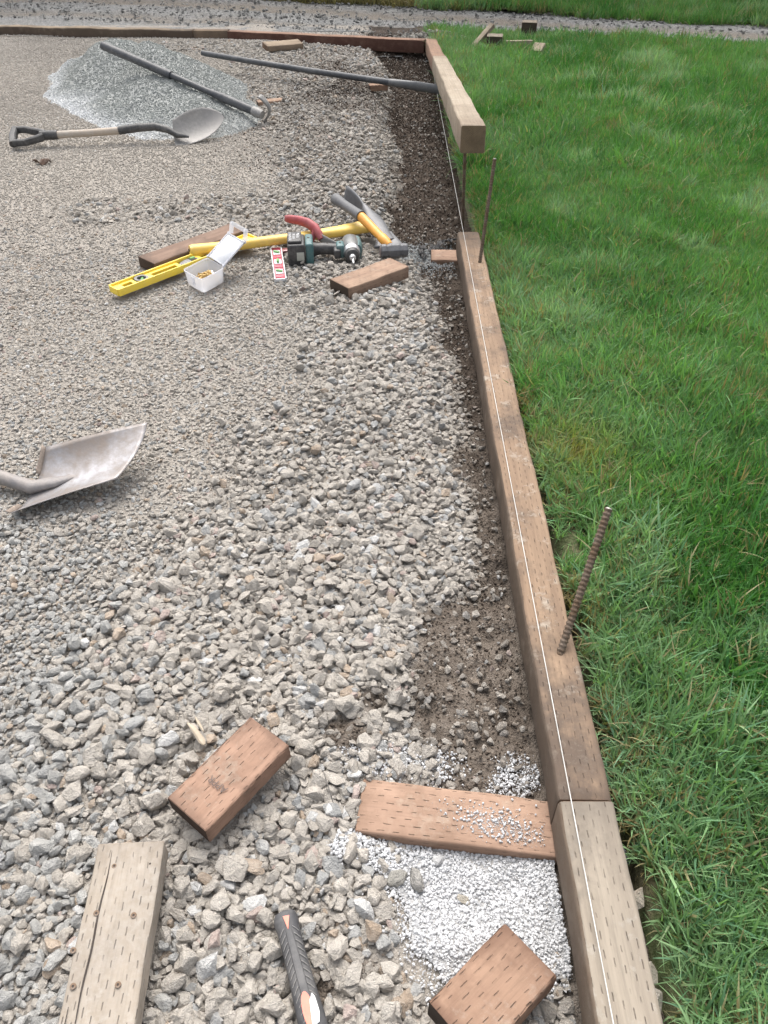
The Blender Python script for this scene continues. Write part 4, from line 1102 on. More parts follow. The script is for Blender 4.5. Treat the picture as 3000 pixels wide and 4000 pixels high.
M_FAB = m_plain('landscape_fabric', (.035, .035, .038), .8, 0, .6, (.2, .19, .18), 40)
def scrap(pts, w, label, seed):
    r = random.Random(seed); P = [Vector(p) for p in pts]
    def f(u, v):
        k = u * (len(P) - 1); i = min(int(k), len(P) - 2); p = P[i].lerp(P[i + 1], k - i)
        return p + Vector((w * (v - .5) + .006 * math.sin(u * 19 + seed), .004 * math.sin(v * 9 + u * 13), .006 * math.sin(u * 27 + v * 11 + seed) + .003))
    mb = MB(); mb.grid(f, 26, 5); o = mb.build('fabric_scrap', M_FAB, solid=.0008); tag(o, label, 'fabric scrap'); return o
scrap([(.262, .60, -.112), (.262, .55, -.112), (.248, .50, -.112), (.255, .455, -.113)], .018, 'torn black fabric strip between white grit and the near timber', 3)
scrap([(.165, 3.05, -.10), (.150, 3.11, -.10), (.165, 3.20, -.11)], .02, 'black fabric scrap left of the short reddish board', 5)
scrap([(.19, 3.14, -.11), (.25, 3.22, -.10), (.31, 3.30, -.12)], .03, 'black fabric scrap behind the end of the long brown timber', 8)
M_CLOD = m_plain('leaf_brown', (.10, .055, .035), .85, 0, .3)
mb = MB(); mb.grid(lambda u, v: Vector((-1.79 + .085 * u, 4.13 + .03 * v + .01 * math.sin(u * 9), -.045 + .012 * math.sin(u * 7 + v * 4))), 10, 4)
o = mb.build('dry_leaf', M_CLOD, solid=.002); tag(o, 'curled brown leaf on bare gravel left of the tools', 'leaf')

# ================================================================ WOOD SCRAPS ON THE FAR LAWN
GW = 'offcuts dumped at the far edge of the lawn'
M_OLD = m_timber('old_offcut', (.36, .31, .23), (.27, .22, .16), (.15, .12, .09), .5, (.44, .39, .31), .4, inc=0, seed=41.)
M_OLD2 = m_timber('old_dark_offcut', (.27, .23, .18), (.19, .16, .125), (.09, .07, .05), .5, (.32, .28, .22), .3, inc=0, seed=43., rings=(.085, .065, .048))
timber('offcut', (.655, 6.985, -.055), (.860, 7.19, .115), .046, .030, M_OLD, 'pale stick leaning on the offcuts at the far lawn corner', 'offcut', GW, cuts=4, seed=31, bev=.003)
timber('offcut', (.865, 6.98, .055), (.885, 7.12, .055), .125, .085, M_OLD2, 'dark square block beside the pale leaning stick', 'offcut', GW, cuts=2, seed=32, bev=.005)
timber('offcut', (.700, 7.10, -.005), (.830, 7.12, .002), .05, .05, M_OLD2, 'low offcut half hidden under the pale leaning stick', 'offcut', GW, cuts=2, seed=33, bev=.004)
timber('offcut', (.955, 6.98, .030), (1.165, 6.97, .034), .036, .085, M_OLD, 'board offcut standing on edge in the grass', 'offcut', GW, cuts=3, seed=34, bev=.003)
timber('offcut', (1.150, 6.72, .005), (1.205, 6.86, .035), .085, .05, M_OLD, 'small pale offcut right of the board standing on edge', 'offcut', GW, cuts=2, seed=35, bev=.004)
st = timber('offcut', (1.205, 7.47, .080), (1.225, 7.59, .080), .125, .16, M_OLD2, 'upright dark post stub at the road edge', 'offcut', GW, cuts=2, seed=36, bev=.006)

# ================================================================ GREY PILE
xs = np.linspace(-2.75, -.35, 260); ys = np.linspace(4.3, 7.35, 320)
def pz(x, y):
    h = pile_h(x, y)
    n = (fbm(x, y, 45, 3, 101) - .5) * .012 + (fbm(x, y, 9, 4, 103) - .5) * .055
    return np.where(h > .0001, G(x, y, False) + h * .97 - .004 + n * sstep(0, .02, h), -.2)
pile = sheet('gravel_pile', xs, ys, pz, M_PILE, {'pale': lambda x, y: sstep(.075, .0, pile_h(x, y)) * sstep(7.0, 5.0, y) * sstep(-.9, -2.0, x + .3 * (y - 5))}, keep=lambda x, y: pile_h(x, y) > .0001)
tag(pile, 'low heap of grey crushed rock with white rim at the back left', 'gravel pile')
n = 110000
X = RNG.uniform(-2.7, -.4, n); Y = RNG.uniform(4.35, 7.3, n); hh = pile_h(X, Y)
rimd = np.exp(-np.hypot((X + 1.75) / .75, (Y - 5.15) / .85) ** 4) * sstep(.2, -.3, X + .6 * (Y - 3.4))
k = (hh > .001) | (RNG.random(n) < .5 * rimd)
X, Y, hh = X[k], Y[k], hh[k]
S = RNG.uniform(.005, .012, len(X)) * np.where(hh < .02, .9, 1)
Z = G(X, Y, False) + hh * .97 - .004 + ((fbm(X, Y, 45, 3, 101) - .5) * .012 + (fbm(X, Y, 9, 4, 103) - .5) * .055) * sstep(0, .02, hh) + S * .15
ed = (sstep(.085, .0, hh) * (RNG.random(len(X)) < .85) * sstep(-.4, -1.6, X + .3 * (Y - 5)))[:, None]
T = np.array([.33, .345, .33])[None] * RNG.uniform(.75, 1.2, (len(X), 1)); T = T * (1 - ed) + np.array([.68, .69, .70])[None] * ed
o = scatter('grit', SC, np.stack([X, Y, Z], 1), RNG.uniform(0, 6.28, (len(X), 3)), np.repeat(S[:, None], 3, 1), T, RNG.integers(40, 46, len(X)), pile)
tag(o, kind='stuff')

# ================================================================ THE GRAVEL
def tints(x, y, n, cool=0.):
    base = np.array([.485, .445, .392])
    warm = RNG.random(n)
    T = base[None] * RNG.uniform(.86, 1.08, (n, 1))
    b = RNG.random(n)
    T[b < .10] = np.array([.375, .38, .375]) * RNG.uniform(.85, 1.1, ((b < .10).sum(), 1))
    m = (b > .13) & (b < .17); T[m] = np.array([.46, .36, .27]) * RNG.uniform(.8, 1.1, (m.sum(), 1))
    m = (b > .17) & (b < .19); T[m] = np.array([.47, .37, .33]) * RNG.uniform(.8, 1.1, (m.sum(), 1))
    m = (b > .19) & (b < .235); T[m] = np.array([.60, .60, .59]) * RNG.uniform(.85, 1.1, (m.sum(), 1))
    c = np.clip(cool, 0, 1) * np.ones(n); cc = (RNG.random(n) < c * .7)[:, None]
    T = np.where(cc, np.array([.41, .41, .395])[None] * RNG.uniform(.75, 1.2, (n, 1)), T)
    d = dirt_mask(x, y)[:, None] * RNG.uniform(.15, .85, (n, 1))
    T = T * (1 - d) + np.array([.13, .105, .083])[None] * d
    big = (fbm(x, y, 1.3, 3, 201) - .5)[:, None]
    return T * (1 + .35 * big)
def cool_at(x, y): return sstep(-.25, -.62, x + .25 * (y - .5)) * sstep(2.2, 1.2, y) * .8
def rots(n, tilt): return np.stack([RNG.normal(0, tilt, n), RNG.normal(0, tilt, n), RNG.uniform(0, 6.28, n)], 1)
PADX = (.3805 - .012)
allP, allR, allS, allT, allI = [], [], [], [], []
def emit(X, Y, S, tilt, hi, lift=.25, zoff=0., aniso=.0, clear=.006, cool=None, roundp=.12, T=None):
    # keep clear of the timbers
    tim = (X + S[:] * .42 > .2746 + .0082 * Y) & (Y < 3.07) & (Y > -1.2)
    tim |= (X + S * .5 > .398)
    fb = np.interp(X, [-7.4, -1.6, .33], [8.32, 7.67, 7.235]); tim |= (Y + S * .5 > fb - .055) & (Y < fb + .1)
    k = ~tim & free(X, Y, S * .34) & (pile_h(X, Y) < .012)
    X, Y, S = X[k], Y[k], S[k]; n = len(X)
    if T is not None: T = T[k]
    Z = G(X, Y, False) + S * lift * RNG.uniform(.3, 1.3, n) * (1 - .45 * sstep(-.2, -.9, X) * sstep(1.0, 2.0, Y)) + zoff
    R = rots(n, tilt)
    s3 = np.stack([S * RNG.uniform(.8, 1.2, n), S * RNG.uniform(.75, 1.1, n), S * RNG.uniform(.6, 1.05, n)], 1)
    c = cool_at(X, Y)
    if T is None: T = tints(X, Y, n, c) * (1 - .10 * sstep(2.6, 4.2, Y) * sstep(-.2, -1.2, X))[:, None]
    rp = RNG.random(n) < roundp + c * .75
    if hi: I = np.where(rp, RNG.integers(18, 24, n), RNG.integers(0, 18, n))
    else: I = np.where(rp, RNG.integers(36, 40, n), RNG.integers(24, 36, n))
    allP.append(np.stack([X, Y, Z], 1)); allR.append(R); allS.append(s3); allT.append(T); allI.append(I)

# coarse crushed stone, near
def coarse(x0, x1, y0, y1, s, smin, smax, hi, lift=.28, dens=1.0, tilt=.38):
    X, Y = jgrid(x0, x1, y0, y1, s, .40)
    S = smin + (smax - smin) * RNG.random(len(X)) ** 1.7
    cm = coarse_mask(X, Y); dm = dirt_mask(X, Y); r = RNG.random(len(X))
    k = (r < cm * dens) & (RNG.random(len(X)) < 1 - np.where(Y > 3.1, .95, .86) * dm)
    # dirt strip hollow is barer
    S = S * (1 - .35 * dm)
    wp = (np.hypot((X - .13) / 1.1, Y - .50) < .13) & (X > .02)
    k &= ~wp
    emit(X[k], Y[k], S[k], tilt, hi, lift)
coarse(-.95, .36, -.15, 1.55, .0175, .016, .038, True, .18)
coarse(-.95, .36, -.15, 1.55, .0285, .024, .045, True, .32)
coarse(-.75, .36, -.15, .95, .050, .034, .050, True, .34)
coarse(-1.3, .36, 1.55, 3.3, .0170, .013, .034, False, .18)
coarse(-1.3, .36, 1.55, 3.3, .0280, .020, .040, False, .36)
coarse(-3.8, .36, 3.3, 7.5, .0220, .015, .036, False)
coarse(-3.8, .36, 3.3, 7.5, .0330, .022, .044, False, .5)
coarse(-.95, .36, -2.5, -.15, .036, .030, .048, False)
# medium stone everywhere on the pad
def medium(x0, x1, y0, y1, s, smin, smax, hi, dens=.9, lift=.22):
    X, Y = jgrid(x0, x1, y0, y1, s, .42)
    S = smin + (smax - smin) * RNG.random(len(X)) ** 1.8
    dm = dirt_mask(X, Y); cm = coarse_mask(X, Y)
    compact = sstep(2.6, 4.2, Y) * sstep(-.2, -1.2, X)
    k = (RNG.random(len(X)) < dens * (1 - .88 * compact)) & (RNG.random(len(X)) < 1 - np.where(Y > 3.1, .93, .80) * dm) & (RNG.random(len(X)) < 1 - .10 * cm)
    S = S * (1 - .30 * compact)
    wp = (np.hypot((X - .13) / 1.1, Y - .50) < .125) & (X > .02); k &= ~wp
    emit(X[k], Y[k], S[k], .35, hi, lift)
medium(-1.1, .37, -.15, 1.45, .0108, .008, .025, True, 1., .30)
medium(-2.1, .37, 1.45, 3.0, .0106, .007, .021, False, 1., .20)
medium(-4.3, .37, 3.0, 5.2, .0165, .009, .024, False, .9)
medium(-5.0, .37, 5.2, 8.0, .024, .010, .026, False, .85)
medium(-1.5, .37, -2.0, -.15, .022, .012, .026, False)
# scattered odd stones on the timber's lawn side are made below as their own things
P = np.concatenate(allP); R = np.concatenate(allR); S3 = np.concatenate(allS); T = np.concatenate(allT); I = np.concatenate(allI)
# stones which show largest become parts of their own
cp_, sp_ = math.cos(math.radians(40.7126)), math.sin(math.radians(40.7126))
h = 1.16 - P[:, 2]; zc = P[:, 1] * cp_ + h * sp_
u = P[:, 0] / zc; v = (h * cp_ - P[:, 1] * sp_) / zc
vis = (np.abs(u) < .47) & (np.abs(v) < .63) & (zc > .2)
score = np.where(vis, S3[:, 0] * S3[:, 1] / zc ** 2 * (1 + P[:, 2] * 8), 0)
top = np.argsort(-score)[:300]
rest = np.ones(len(P), bool); rest[top] = False
for me in HI + HIR + LOA + LOR: pass
single_cache = {}
ALLM = HI + HIR + LOA + LOR + TINY
for i in top:
    j = int(I[i])
    if j not in single_cache:
        c = ALLM[j].copy(); c.name = 'stone_piece'; c.materials.clear(); c.materials.append(M_STONE_ONE); single_cache[j] = c
    o = bpy.data.objects.new('stone', single_cache[j]); COL.objects.link(o); o.parent = pad
    o.location = P[i]; o.rotation_euler = R[i]; o.scale = S3[i]; o.color = (*T[i], 1)
o = scatter('loose_gravel', SC, P[rest], R[rest], S3[rest], T[rest], I[rest], pad); tag(o, kind='stuff')
print('stones', len(P))
# fine grit on the compacted part and dirt clods in the strip
n = 300000
X = RNG.uniform(-4.4, .37, n); Y = .2 + 7.6 * RNG.random(n) ** .8
dm = dirt_mask(X, Y); cpt = sstep(2.2, 4.0, Y) * sstep(0, -1.0, X); k = (RNG.random(n) < np.maximum(.12 + .88 * cpt, .6 * dm)) & (pile_h(X, Y) < .01) & ~((X > .27) & (Y < 3.07)) & free(X, Y)
X, Y, dm = X[k], Y[k], dm[k]
S = RNG.uniform(.004, .009, len(X)) * np.interp(Y, [0, 3, 8], [.75, 1.25, 2.0])
T = np.array([.43, .397, .353])[None] * RNG.uniform(.85, 1.12, (len(X), 1)) * (1 + .3 * (fbm(X, Y, 1.1, 3, 205) - .55))[:, None]; D = (dm[:, None] > RNG.uniform(0, 1.1, (len(X), 1)))
T = np.where(D, np.array([.062, .047, .037])[None] * RNG.uniform(.6, 1.6, (len(X), 1)), T)
n2 = 26000
X2 = RNG.uniform(-.2, .37, n2); Y2 = .1 + 3.3 * RNG.random(n2) ** .9; k = (dirt_mask(X2, Y2) > .4) & (X2 < .27 + .0082 * Y2) & free(X2, Y2); X2, Y2 = X2[k], Y2[k]
S2 = RNG.uniform(.0022, .0075, len(X2)); T2_ = np.array([.105, .085, .068])[None] * RNG.uniform(.5, 2.0, (len(X2), 1))
X = np.r_[X, X2]; Y = np.r_[Y, Y2]; S = np.r_[S, S2]; T = np.r_[T, T2_]
o = scatter('grit', SC, np.stack([X, Y, G(X, Y) + S * .2], 1), RNG.uniform(0, 6.28, (len(X), 3)), np.repeat(S[:, None], 3, 1), T, RNG.integers(40, 46, len(X)), pad); tag(o, kind='stuff')

# ---- white crushed stone by the joint and its stray grains
def white_mask(x, y):
    n = (fbm(x, y, 14, 3, 301) - .5) * .10
    m = sstep(.060, -.045, np.hypot((x - .165) / 1.15, (y - .515) / .95) - .125 + n)
    m2 = sstep(.02, -.02, np.hypot((x - .02) / 1.6, (y - .605) / .6) - .045 + n) 
    m3 = .55 * sstep(.03, -.02, np.hypot((x - .05) / 2.0, (y - .775) / .7) - .05 + n)
    m4 = .6 * sstep(.03, -.02, np.hypot((x - .24) / 1.0, (y - .74) / 1.0) - .04 + n)
    return np.maximum(np.maximum(m, m2), np.maximum(m3, m4))
wz = lambda x, y: G(x, y, False) + .004 + .012 * sstep(.4, 1, white_mask(x, y)) * fbm(x, y, 20, 2, 305)
wp = sheet('white_grit_bed', np.linspace(-.10, .278, 110), np.linspace(.34, .64, 100), wz, M_WHITE, keep=lambda x, y: (np.maximum(sstep(.02, -.02, np.hypot((x - .165) / 1.15, (y - .515) / .95) - .125 + (fbm(x, y, 14, 3, 301) - .5) * .10), 0) > .3))
tag(wp, 'patch of white crushed stone between the salmon board and the bottom block', 'white grit')
n = 70000
X = RNG.uniform(-.14, .28, n); Y = RNG.uniform(.33, .92, n); k = (RNG.random(n) < white_mask(X, Y) ** 1.3) & free(X, Y) ; X, Y = X[k], Y[k]
S = .0020 + .0062 * RNG.random(len(X)) ** 3.2
T = np.array([.74, .75, .77])[None] * RNG.uniform(.62, 1.08, (len(X), 1)); g_ = (RNG.random(len(X)) < .07)[:, None]; T = np.where(g_, np.array([.30, .28, .25])[None], T)
o = scatter('white_grains', WC, np.stack([X, Y, np.maximum(G(X, Y), wz(X, Y)) + S * .25], 1), RNG.uniform(0, 6.28, (len(X), 3)), np.repeat(S[:, None], 3, 1) * RNG.uniform(.8, 1.2, (len(X), 3)), T, RNG.integers(0, 8, len(X)), wp); tag(o, kind='stuff')
# grains spilt on top of the salmon board (child of the patch they came from)
n = 2200; tt = RNG.normal(.60, .10, n) + .12 * (RNG.random(n) - .5); ss = RNG.normal(-.2, .36, n) - (tt - .6) * 1.6
k = (tt > .1) & (tt < .78) & (np.abs(ss) < .9); tt, ss = tt[k], ss[k]
A0 = np.array([-.043, .679]); B0 = np.array([.36, .6285]); dd = B0 - A0; nn = np.array([-dd[1], dd[0]]) / np.hypot(*dd)
PX = A0[None] + dd[None] * tt[:, None] + nn[None] * (ss * .045)[:, None]
S = .0009 + .0060 * RNG.random(len(tt)) ** 9; k = PX[:, 0] < .272; PX, S = PX[k], S[k]
o = scatter('white_grains', WC, np.stack([PX[:, 0], PX[:, 1], np.full(len(S), -.0905) + S * .25], 1), RNG.uniform(0, 6.28, (len(S), 3)), np.repeat(S[:, None], 3, 1), np.array([.78, .79, .80])[None] * RNG.uniform(.7, 1.05, (len(S), 1)), RNG.integers(0, 8, len(S)), wp); tag(o, kind='stuff')
# grey crushed stone beyond the end of the long timber
n = 9000; X = RNG.normal(.14, .085, n); Y = RNG.normal(3.10, .085, n); k = (X < .385) & ~((X > .285) & (Y < 3.075)) & free(X, Y); X, Y = X[k], Y[k]
S = RNG.uniform(.003, .009, len(X)); T = np.array([.44, .47, .48])[None] * RNG.uniform(.55, 1.4, (len(X), 1))
o = scatter('grey_grit', SC, np.stack([X, Y, G(X, Y) + S * .3], 1), RNG.uniform(0, 6.28, (len(X), 3)), np.repeat(S[:, None], 3, 1), T, RNG.integers(24, 36, len(X)))
tag(o, 'loose grey crushed stone round the short reddish board', 'grit', kind='stuff')

# ---- stones sitting in and by the white patch and on the lawn side of the near timber
def lone(x, y, z, s, tint, j, label, gp, rz=0., tilt=(0, 0)):
    if j not in single_cache:
        c = ALLM[j].copy(); c.materials.clear(); c.materials.append(M_STONE_ONE); single_cache[j] = c
    o = bpy.data.objects.new('rock', single_cache[j]); COL.objects.link(o); o.location = (x, y, z); o.rotation_euler = (tilt[0], tilt[1], rz)
    o.scale = s; o.color = (*tint, 1); tag(o, label, 'stone', gp); return o
GL = 'stones between the near timber and the lawn'
lone(.052, .557, -.106, (.044, .034, .030), (.30, .29, .27), 19, 'egg shaped grey stone resting on the white grit', 'stones lying in the white grit', 1.9)
lone(.020, .560, -.108, (.040, .032, .028), (.31, .30, .27), 20, 'flat grey stone left of the egg shaped stone in white grit', 'stones lying in the white grit', .4)
lone(.128, .527, -.108, (.028, .020, .016), (.42, .38, .31), 2, 'tan chip lying against the spiral nail', 'stones lying in the white grit', -.6)
lone(.090, .590, -.108, (.022, .020, .016), (.60, .60, .60), 5, 'bright white lump near the front of the salmon board', 'stones lying in the white grit', .6)
lone(.383, .585, -.070, (.046, .030, .030), (.22, .24, .27), 21, 'blue grey smooth stone against the near timber lawn side', GL, -1.0)
lone(.378, .545, -.072, (.034, .030, .026), (.42, .37, .31), 4, 'tan stone just below the blue grey one by the timber', GL, .3)
lone(.388, .508, -.066, (.044, .036, .030), (.44, .38, .31), 7, 'wide tan stone beside the near timber amid grass', GL, .9)
lone(.378, .478, -.070, (.030, .028, .026), (.40, .38, .35), 9, 'small grey tan stone tucked against the near timber', GL, 2.2)
lone(.383, .405, -.066, (.046, .036, .034), (.45, .40, .33), 11, 'pale blocky stone beside the timber near the bottom right', GL, .2)
lone(.378, .372, -.068, (.044, .038, .034), (.42, .38, .33), 13, 'lowest pale stone beside the timber at the bottom right', GL, 1.2)

# ================================================================ ROADSIDE STONES
n = 15000
X = RNG.uniform(-7, 7, n); q = RNG.random(n); Y = road_near(X) - .35 + (road_far(X) - road_near(X) + .5) * q
rt = rut(X, Y); k = (RNG.random(n) < 1 - .85 * rt) & ((X < .5) | (Y > road_near(X) - .08)); X, Y = X[k], Y[k]
fb = np.interp(X, [-7.4, -1.6, .33, .45], [8.32, 7.67, 7.235, 7.1]); k = Y > fb + .09; X, Y = X[k], Y[k]
S = .010 + .040 * RNG.random(len(X)) ** 3.2
T = np.array([.215, .215, .208])[None] * RNG.uniform(.75, 1.25, (len(X), 1)); w_ = (RNG.random(len(X)) < .07)[:, None]; T = np.where(w_, np.array([.38, .37, .35])[None] * RNG.uniform(.7, 1.1, (len(X), 1)), T)
o = scatter('road_stones', SC, np.stack([X, Y, np.full(len(X), -.058) + S * .10], 1), rots(len(X), .35), np.repeat(S[:, None], 3, 1) * np.array([1, .9, .7])[None], T, RNG.integers(24, 36, len(X)), road); tag(o, kind='stuff')
# light rubble heap behind the far corner
n = 900; X = RNG.normal(.52, .28, n); Y = RNG.normal(7.50, .14, n); fb = np.interp(X, [-1.6, .33, 2], [7.67, 7.235, 6.9]); k = (Y > fb + .08); X, Y = X[k], Y[k]
hgt = .07 * np.exp(-((X - .45) ** 2 / .05 + (Y - 7.5) ** 2 / .03))
S = RNG.uniform(.018, .045, len(X)); T = np.array([.36, .34, .30])[None] * RNG.uniform(.6, 1.25, (len(X), 1))
o = scatter('rubble', SC, np.stack([X, Y, -.06 + hgt * RNG.random(len(X)) + S * .2], 1), rots(len(X), .6), np.repeat(S[:, None], 3, 1), T, RNG.integers(24, 36, len(X)))
tag(o, 'scatter of pale rubble behind the far timber corner', 'rubble', kind='stuff')

# ================================================================ GRASS
def tuft_mesh(name, seed, nb, spread, hmin, hmax, w, segs=4, lean=.6):
    r = random.Random(seed); V = []; F = []; H = []; B = []
    for b_ in range(nb):
        ang = r.uniform(0, 6.28); rr = spread * math.sqrt(r.random()); x0, y0 = rr * math.cos(ang), rr * math.sin(ang)
        L = r.uniform(hmin, hmax); ya = r.uniform(0, 6.28) ; ln = r.uniform(.15, 1.0) * lean; cur = r.uniform(.3, 1.6); ww = w * r.uniform(.6, 1.25)
        fa = ya + 1.57 + r.uniform(-.5, .5); bid = r.random()
        px_, py_, pz_ = x0, y0, -.005; th = ln * .5; i0 = len(V)
        for s in range(segs + 1):
            t = s / segs; wd = ww * (1 - t ** 1.8) * .5 + .00015
            ox, oy = math.cos(fa) * wd, math.sin(fa) * wd
            V += [(px_ - ox, py_ - oy, pz_), (px_ + ox, py_ + oy, pz_)]; H += [t, t]; B += [bid, bid]
            th += ln * cur / segs; st_ = L / segs
            px_ += math.cos(ya) * math.sin(th) * st_; py_ += math.sin(ya) * math.sin(th) * st_; pz_ += math.cos(th) * st_
        for s in range(segs): a_ = i0 + 2 * s; F.append((a_, a_ + 1, a_ + 3, a_ + 2))
    me = bpy.data.meshes.new(name); me.from_pydata(V, [], F); me.shade_smooth()
    a_ = me.attributes.new('h', 'FLOAT', 'POINT'); a_.data.foreach_set('value', np.array(H, np.float32))
    a_ = me.attributes.new('blade', 'FLOAT', 'POINT'); a_.data.foreach_set('value', np.array(B, np.float32))
    return me
TUFT = [tuft_mesh('tuft', 700 + i, 24, .026, .030, .078, .0046, 4, .95) for i in range(10)] + [tuft_mesh('tuft', 750 + i, 12, .020, .05, .105, .0056, 5, 1.25) for i in range(6)]
LOWT = [tuft_mesh('tuft', 800 + i, 26, .055, .04, .12, .006, 3, .7) for i in range(6)]
THAT = [tuft_mesh('thatch', 850 + i, 30, .030, .02, .05, .0030, 3, 2.4) for i in range(4)]
GC = proto_coll('grass_tufts', TUFT + LOWT + THAT, M_GRASS)
def gtint(x, y, n):
    f1 = fbm(x, y, 1.4, 3, 401); f2 = fbm(x, y, 5, 3, 405)
    A1 = np.array([.062, .180, .042]); A2 = np.array([.112, .250, .072]); A3 = np.array([.205, .335, .170])
    k = sstep(.35, .65, f1)[:, None]; T = A1 * (1 - k) + A2 * k
    k2 = np.maximum(sstep(.55, .75, f2), .85 * np.exp(-np.maximum(x - .40, 0) / .38) * sstep(.36, .58, fbm(x, y, 2.2, 3, 431)))[:, None]; T = T * (1 - k2) + A3 * k2
    yel = (np.exp(-((x - .50) ** 2 + (y - 1.62) ** 2) / .012) * .9 * (RNG.random(n) < .75))[:, None]
    T = T * (1 - yel) + np.array([.26, .25, .07]) * yel
    T = T * RNG.uniform(.75, 1.30, (n, 1))
    dead = (RNG.random(n) < .05 + .22 * np.exp(-(x - .40) / .05) * (x < .7))[:, None]
    return np.where(dead, np.array([.26, .22, .105]) * RNG.uniform(.7, 1.1, (n, 1)), T)
def grass(name, X, Y, Z, sc, idx, parent, label=None, cat=None, lean_dir=None):
    n = len(X); la = 6.28 * fbm(X, Y, 1.8, 2, 411) * 2; lm = .08 + .34 * fbm(X, Y, 3.2, 2, 415)
    R = np.stack([np.sin(la) * lm + RNG.normal(0, .27, n), np.cos(la) * lm + RNG.normal(0, .27, n), RNG.uniform(0, 6.28, n)], 1)
    if lean_dir is not None: R[:, 1] += lean_dir
    o = scatter(name, GC, np.stack([X, Y, Z], 1), R, np.repeat(sc[:, None], 3, 1), gtint(X, Y, n), idx, parent); tag(o, label, cat, kind='stuff'); return o
X, Y = jgrid(.405, 2.4, -.3, 4.0, .0180, .5)
bare = np.exp(-((X - .43) ** 2 / .0011 + (Y - 1.28) ** 2 / .008)) + .7 * np.exp(-((X - .41) ** 2 / .0006 + (Y - 1.0) ** 2 / .01))
bare = bare + 1.2 * (np.abs(Y - .47) < .14) * (X < .425) * (fbm(X, Y, 12, 2, 441) > .35)
u_ = X / (Y * cp_ + 1.2 * sp_); k = (u_ < .62) & (RNG.random(len(X)) > bare * 1.3); X, Y = X[k], Y[k]
edge = sstep(.50, .40, X)
sc = RNG.uniform(.68, 1.08, len(X)) * (.62 + .80 * fbm(X, Y, 5.5, 3, 421)) * (1 - .18 * edge)
X2, Y2 = jgrid(.405, 5.4, 4.0, 8.3, .030, .5)
k = (Y2 < road_near(X2) - .12 + (fbm(X2, Y2, 2.5, 2, 77) - .5) * .22); X2, Y2 = X2[k], Y2[k]
sc2 = RNG.uniform(.95, 1.4, len(X2)) * (.65 + .75 * fbm(X2, Y2, 5.0, 3, 421))
X3, Y3 = jgrid(2.4, 5.0, 1.5, 4.0, .032, .5); sc3 = RNG.uniform(.95, 1.3, len(X3))
X = np.r_[X, X2, X3]; Y = np.r_[Y, Y2, Y3]; sc = np.r_[sc, sc2, sc3]
ld = np.where(X < .47, -RNG.uniform(.1, .75, len(X)), 0.)
idx = np.where(RNG.random(len(X)) < .72, RNG.integers(0, 10, len(X)), RNG.integers(10, 16, len(X)))
th = (X < 1.6) & (Y < 3.2) & (RNG.random(len(X)) < .55)
tX, tY = X[th] + .008, Y[th] + .006
X = np.r_[X, tX]; Y = np.r_[Y, tY]; sc = np.r_[sc, RNG.uniform(.8, 1.2, len(tX))]; ld = np.r_[ld, np.zeros(len(tX))]; idx = np.r_[idx, RNG.integers(22, 26, len(tX))]
grass('grass', X, Y, lawn_z(np.maximum(X, .44), Y), sc, idx, lawn, lean_dir=ld)
print('tufts', len(X))
n = 52000; X = RNG.uniform(-14, 16, n); Y = road_far(X) + .02 + 14 * RNG.random(n) ** 1.9
k = Y > road_far(X) + .06 + (fbm(X, Y, 1.5, 2, 93) - .5) * .3; X, Y = X[k], Y[k]
grass('grass', X, Y, verge_z(X, Y), RNG.uniform(.9, 1.5, len(X)) * np.interp(Y, [8, 14, 24], [.8, 1.3, 2.2]), RNG.integers(16, 22, len(X)), verge)

# ================================================================ SHRUB at the far right
M_LEAF = m_plain('leaf_green', (.075, .16, .035), .5, 0, .1, (.12, .2, .06), 12, .0003, (.05, .11, .025))
M_BARK = m_plain('bark', (.10, .08, .06), .9, 0, .3)
shb = empty('shrub', (4.35, 10.4, -.03)); tag(shb, 'leafy green shrub at the top right beyond the gravel road', 'shrub')
r = random.Random(5); mb = MB()
for k in range(9):
    a_ = k * .7; mb.tube([(0, 0, 0), (.25 * math.cos(a_), .25 * math.sin(a_), .35), (.8 * math.cos(a_), .7 * math.sin(a_), .9 + .3 * (k % 3))], [.03, .02, .006], 7)
mb.build('stems', M_BARK, shb)
V = []; F = []
for k in range(5200):
    a_ = r.uniform(0, 6.28); ph = math.acos(r.uniform(-.75, 1)); rad = (.72 + .28 * r.random() ** .5) * (1 + .22 * math.sin(a_ * 5 + ph * 4))
    c = Vector((1.25 * rad * math.sin(ph) * math.cos(a_), .95 * rad * math.sin(ph) * math.sin(a_), .85 + .78 * rad * math.cos(ph)))
    e = Euler((r.uniform(-1.2, 1.2), r.uniform(-1.2, 1.2), r.uniform(0, 6.28))).to_matrix(); l = r.uniform(.035, .075); i0 = len(V)
    for q in ((-.5, 0, 0), (0, -.28, .05), (.5, 0, -.06), (0, .28, .05)): V.append(tuple(c + e @ (Vector(q) * l)))
    F.append((i0, i0 + 1, i0 + 2, i0 + 3))
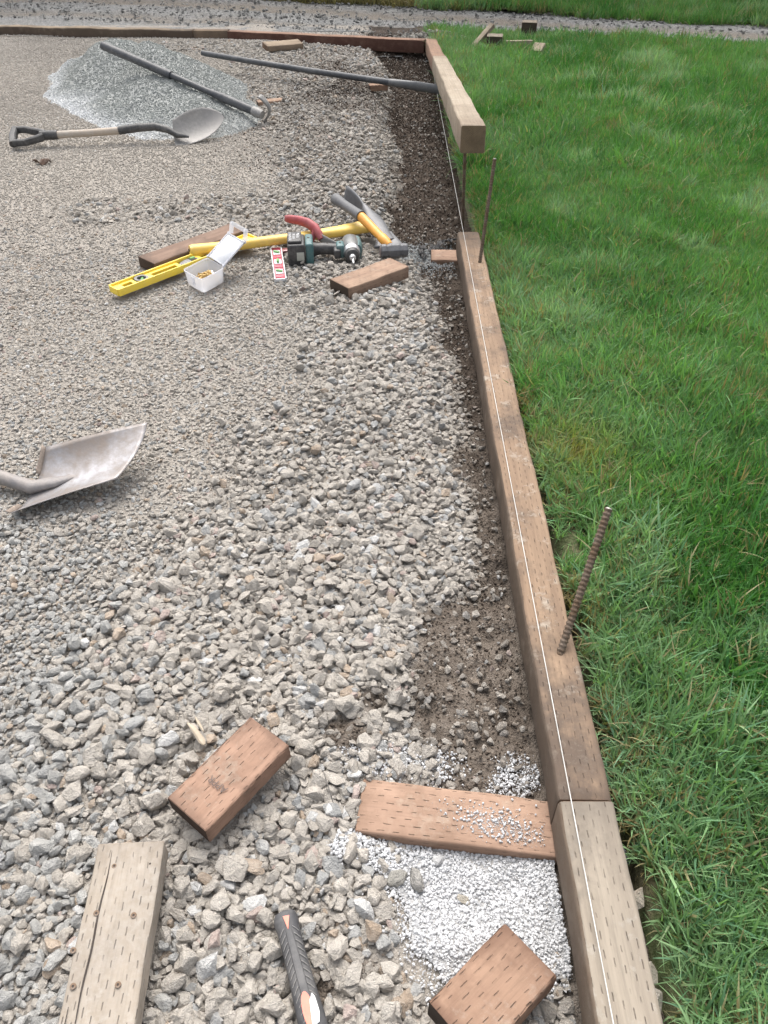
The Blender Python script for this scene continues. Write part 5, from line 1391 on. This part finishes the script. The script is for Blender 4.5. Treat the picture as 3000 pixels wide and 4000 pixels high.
me = bpy.data.meshes.new('foliage'); me.from_pydata(V, [], F); link_mesh('foliage', me, M_LEAF, shb)

# ================================================================ TREES over the far verge: they shade the road end of the view
M_TLEAF = m_plain('tree_leaf', (.06, .12, .03), .5, 0, .1, (.10, .16, .05), 12, .0003, (.04, .09, .02))
def tree(x, y, hgt, rad, seed, label):
    t = empty('tree', (x, y, -.08)); tag(t, label, 'tree', 'trees beyond the gravel road')
    r = random.Random(seed); mb = MB()
    mb.tube([(0, 0, 0), (.05, .02, hgt * .3), (-.04, .06, hgt * .6), (0, 0, hgt * .9)], [.19, .15, .10, .03], 12); mb.build('trunk', M_BARK, t)
    mb = MB()
    for k in range(9):
        a_ = k * 2.4; z0 = hgt * (.34 + .05 * k); q = rad * (.85 - .05 * k)
        mb.tube([(0, 0, z0), (q * .5 * math.cos(a_), q * .5 * math.sin(a_), z0 + .45), (q * math.cos(a_), q * math.sin(a_), z0 + .7)], [.06, .035, .01], 7)
    mb.build('limbs', M_BARK, t)
    V = []; F = []
    for k in range(9000):
        a_ = r.uniform(0, 6.28); ph = math.acos(r.uniform(-1, 1)); q = r.random() ** .4 * (1 + .25 * math.sin(a_ * 4 + seed) * math.sin(ph * 5))
        c = Vector((rad * q * math.sin(ph) * math.cos(a_), rad * q * math.sin(ph) * math.sin(a_), hgt * .66 + hgt * .36 * q * math.cos(ph)))
        e = Euler((r.uniform(-1, 1), r.uniform(-1, 1), r.uniform(0, 6.28))).to_matrix(); l = r.uniform(.10, .20); i0 = len(V)
        for w in ((-.5, 0, 0), (0, -.3, .05), (.5, 0, -.06), (0, .3, .05)): V.append(tuple(c + e @ (Vector(w) * l)))
        F.append((i0, i0 + 1, i0 + 2, i0 + 3))
    me = bpy.data.meshes.new('crown'); me.from_pydata(V, [], F); link_mesh('crown', me, M_TLEAF, t)
tree(-4.2, 13.6, 6.2, 2.7, 1, 'left tree of the row beyond the road')
tree(1.2, 13.2, 6.8, 2.9, 2, 'middle tree of the row beyond the road')
tree(6.2, 12.6, 6.0, 2.8, 3, 'right tree of the row beyond the road near the shrub')
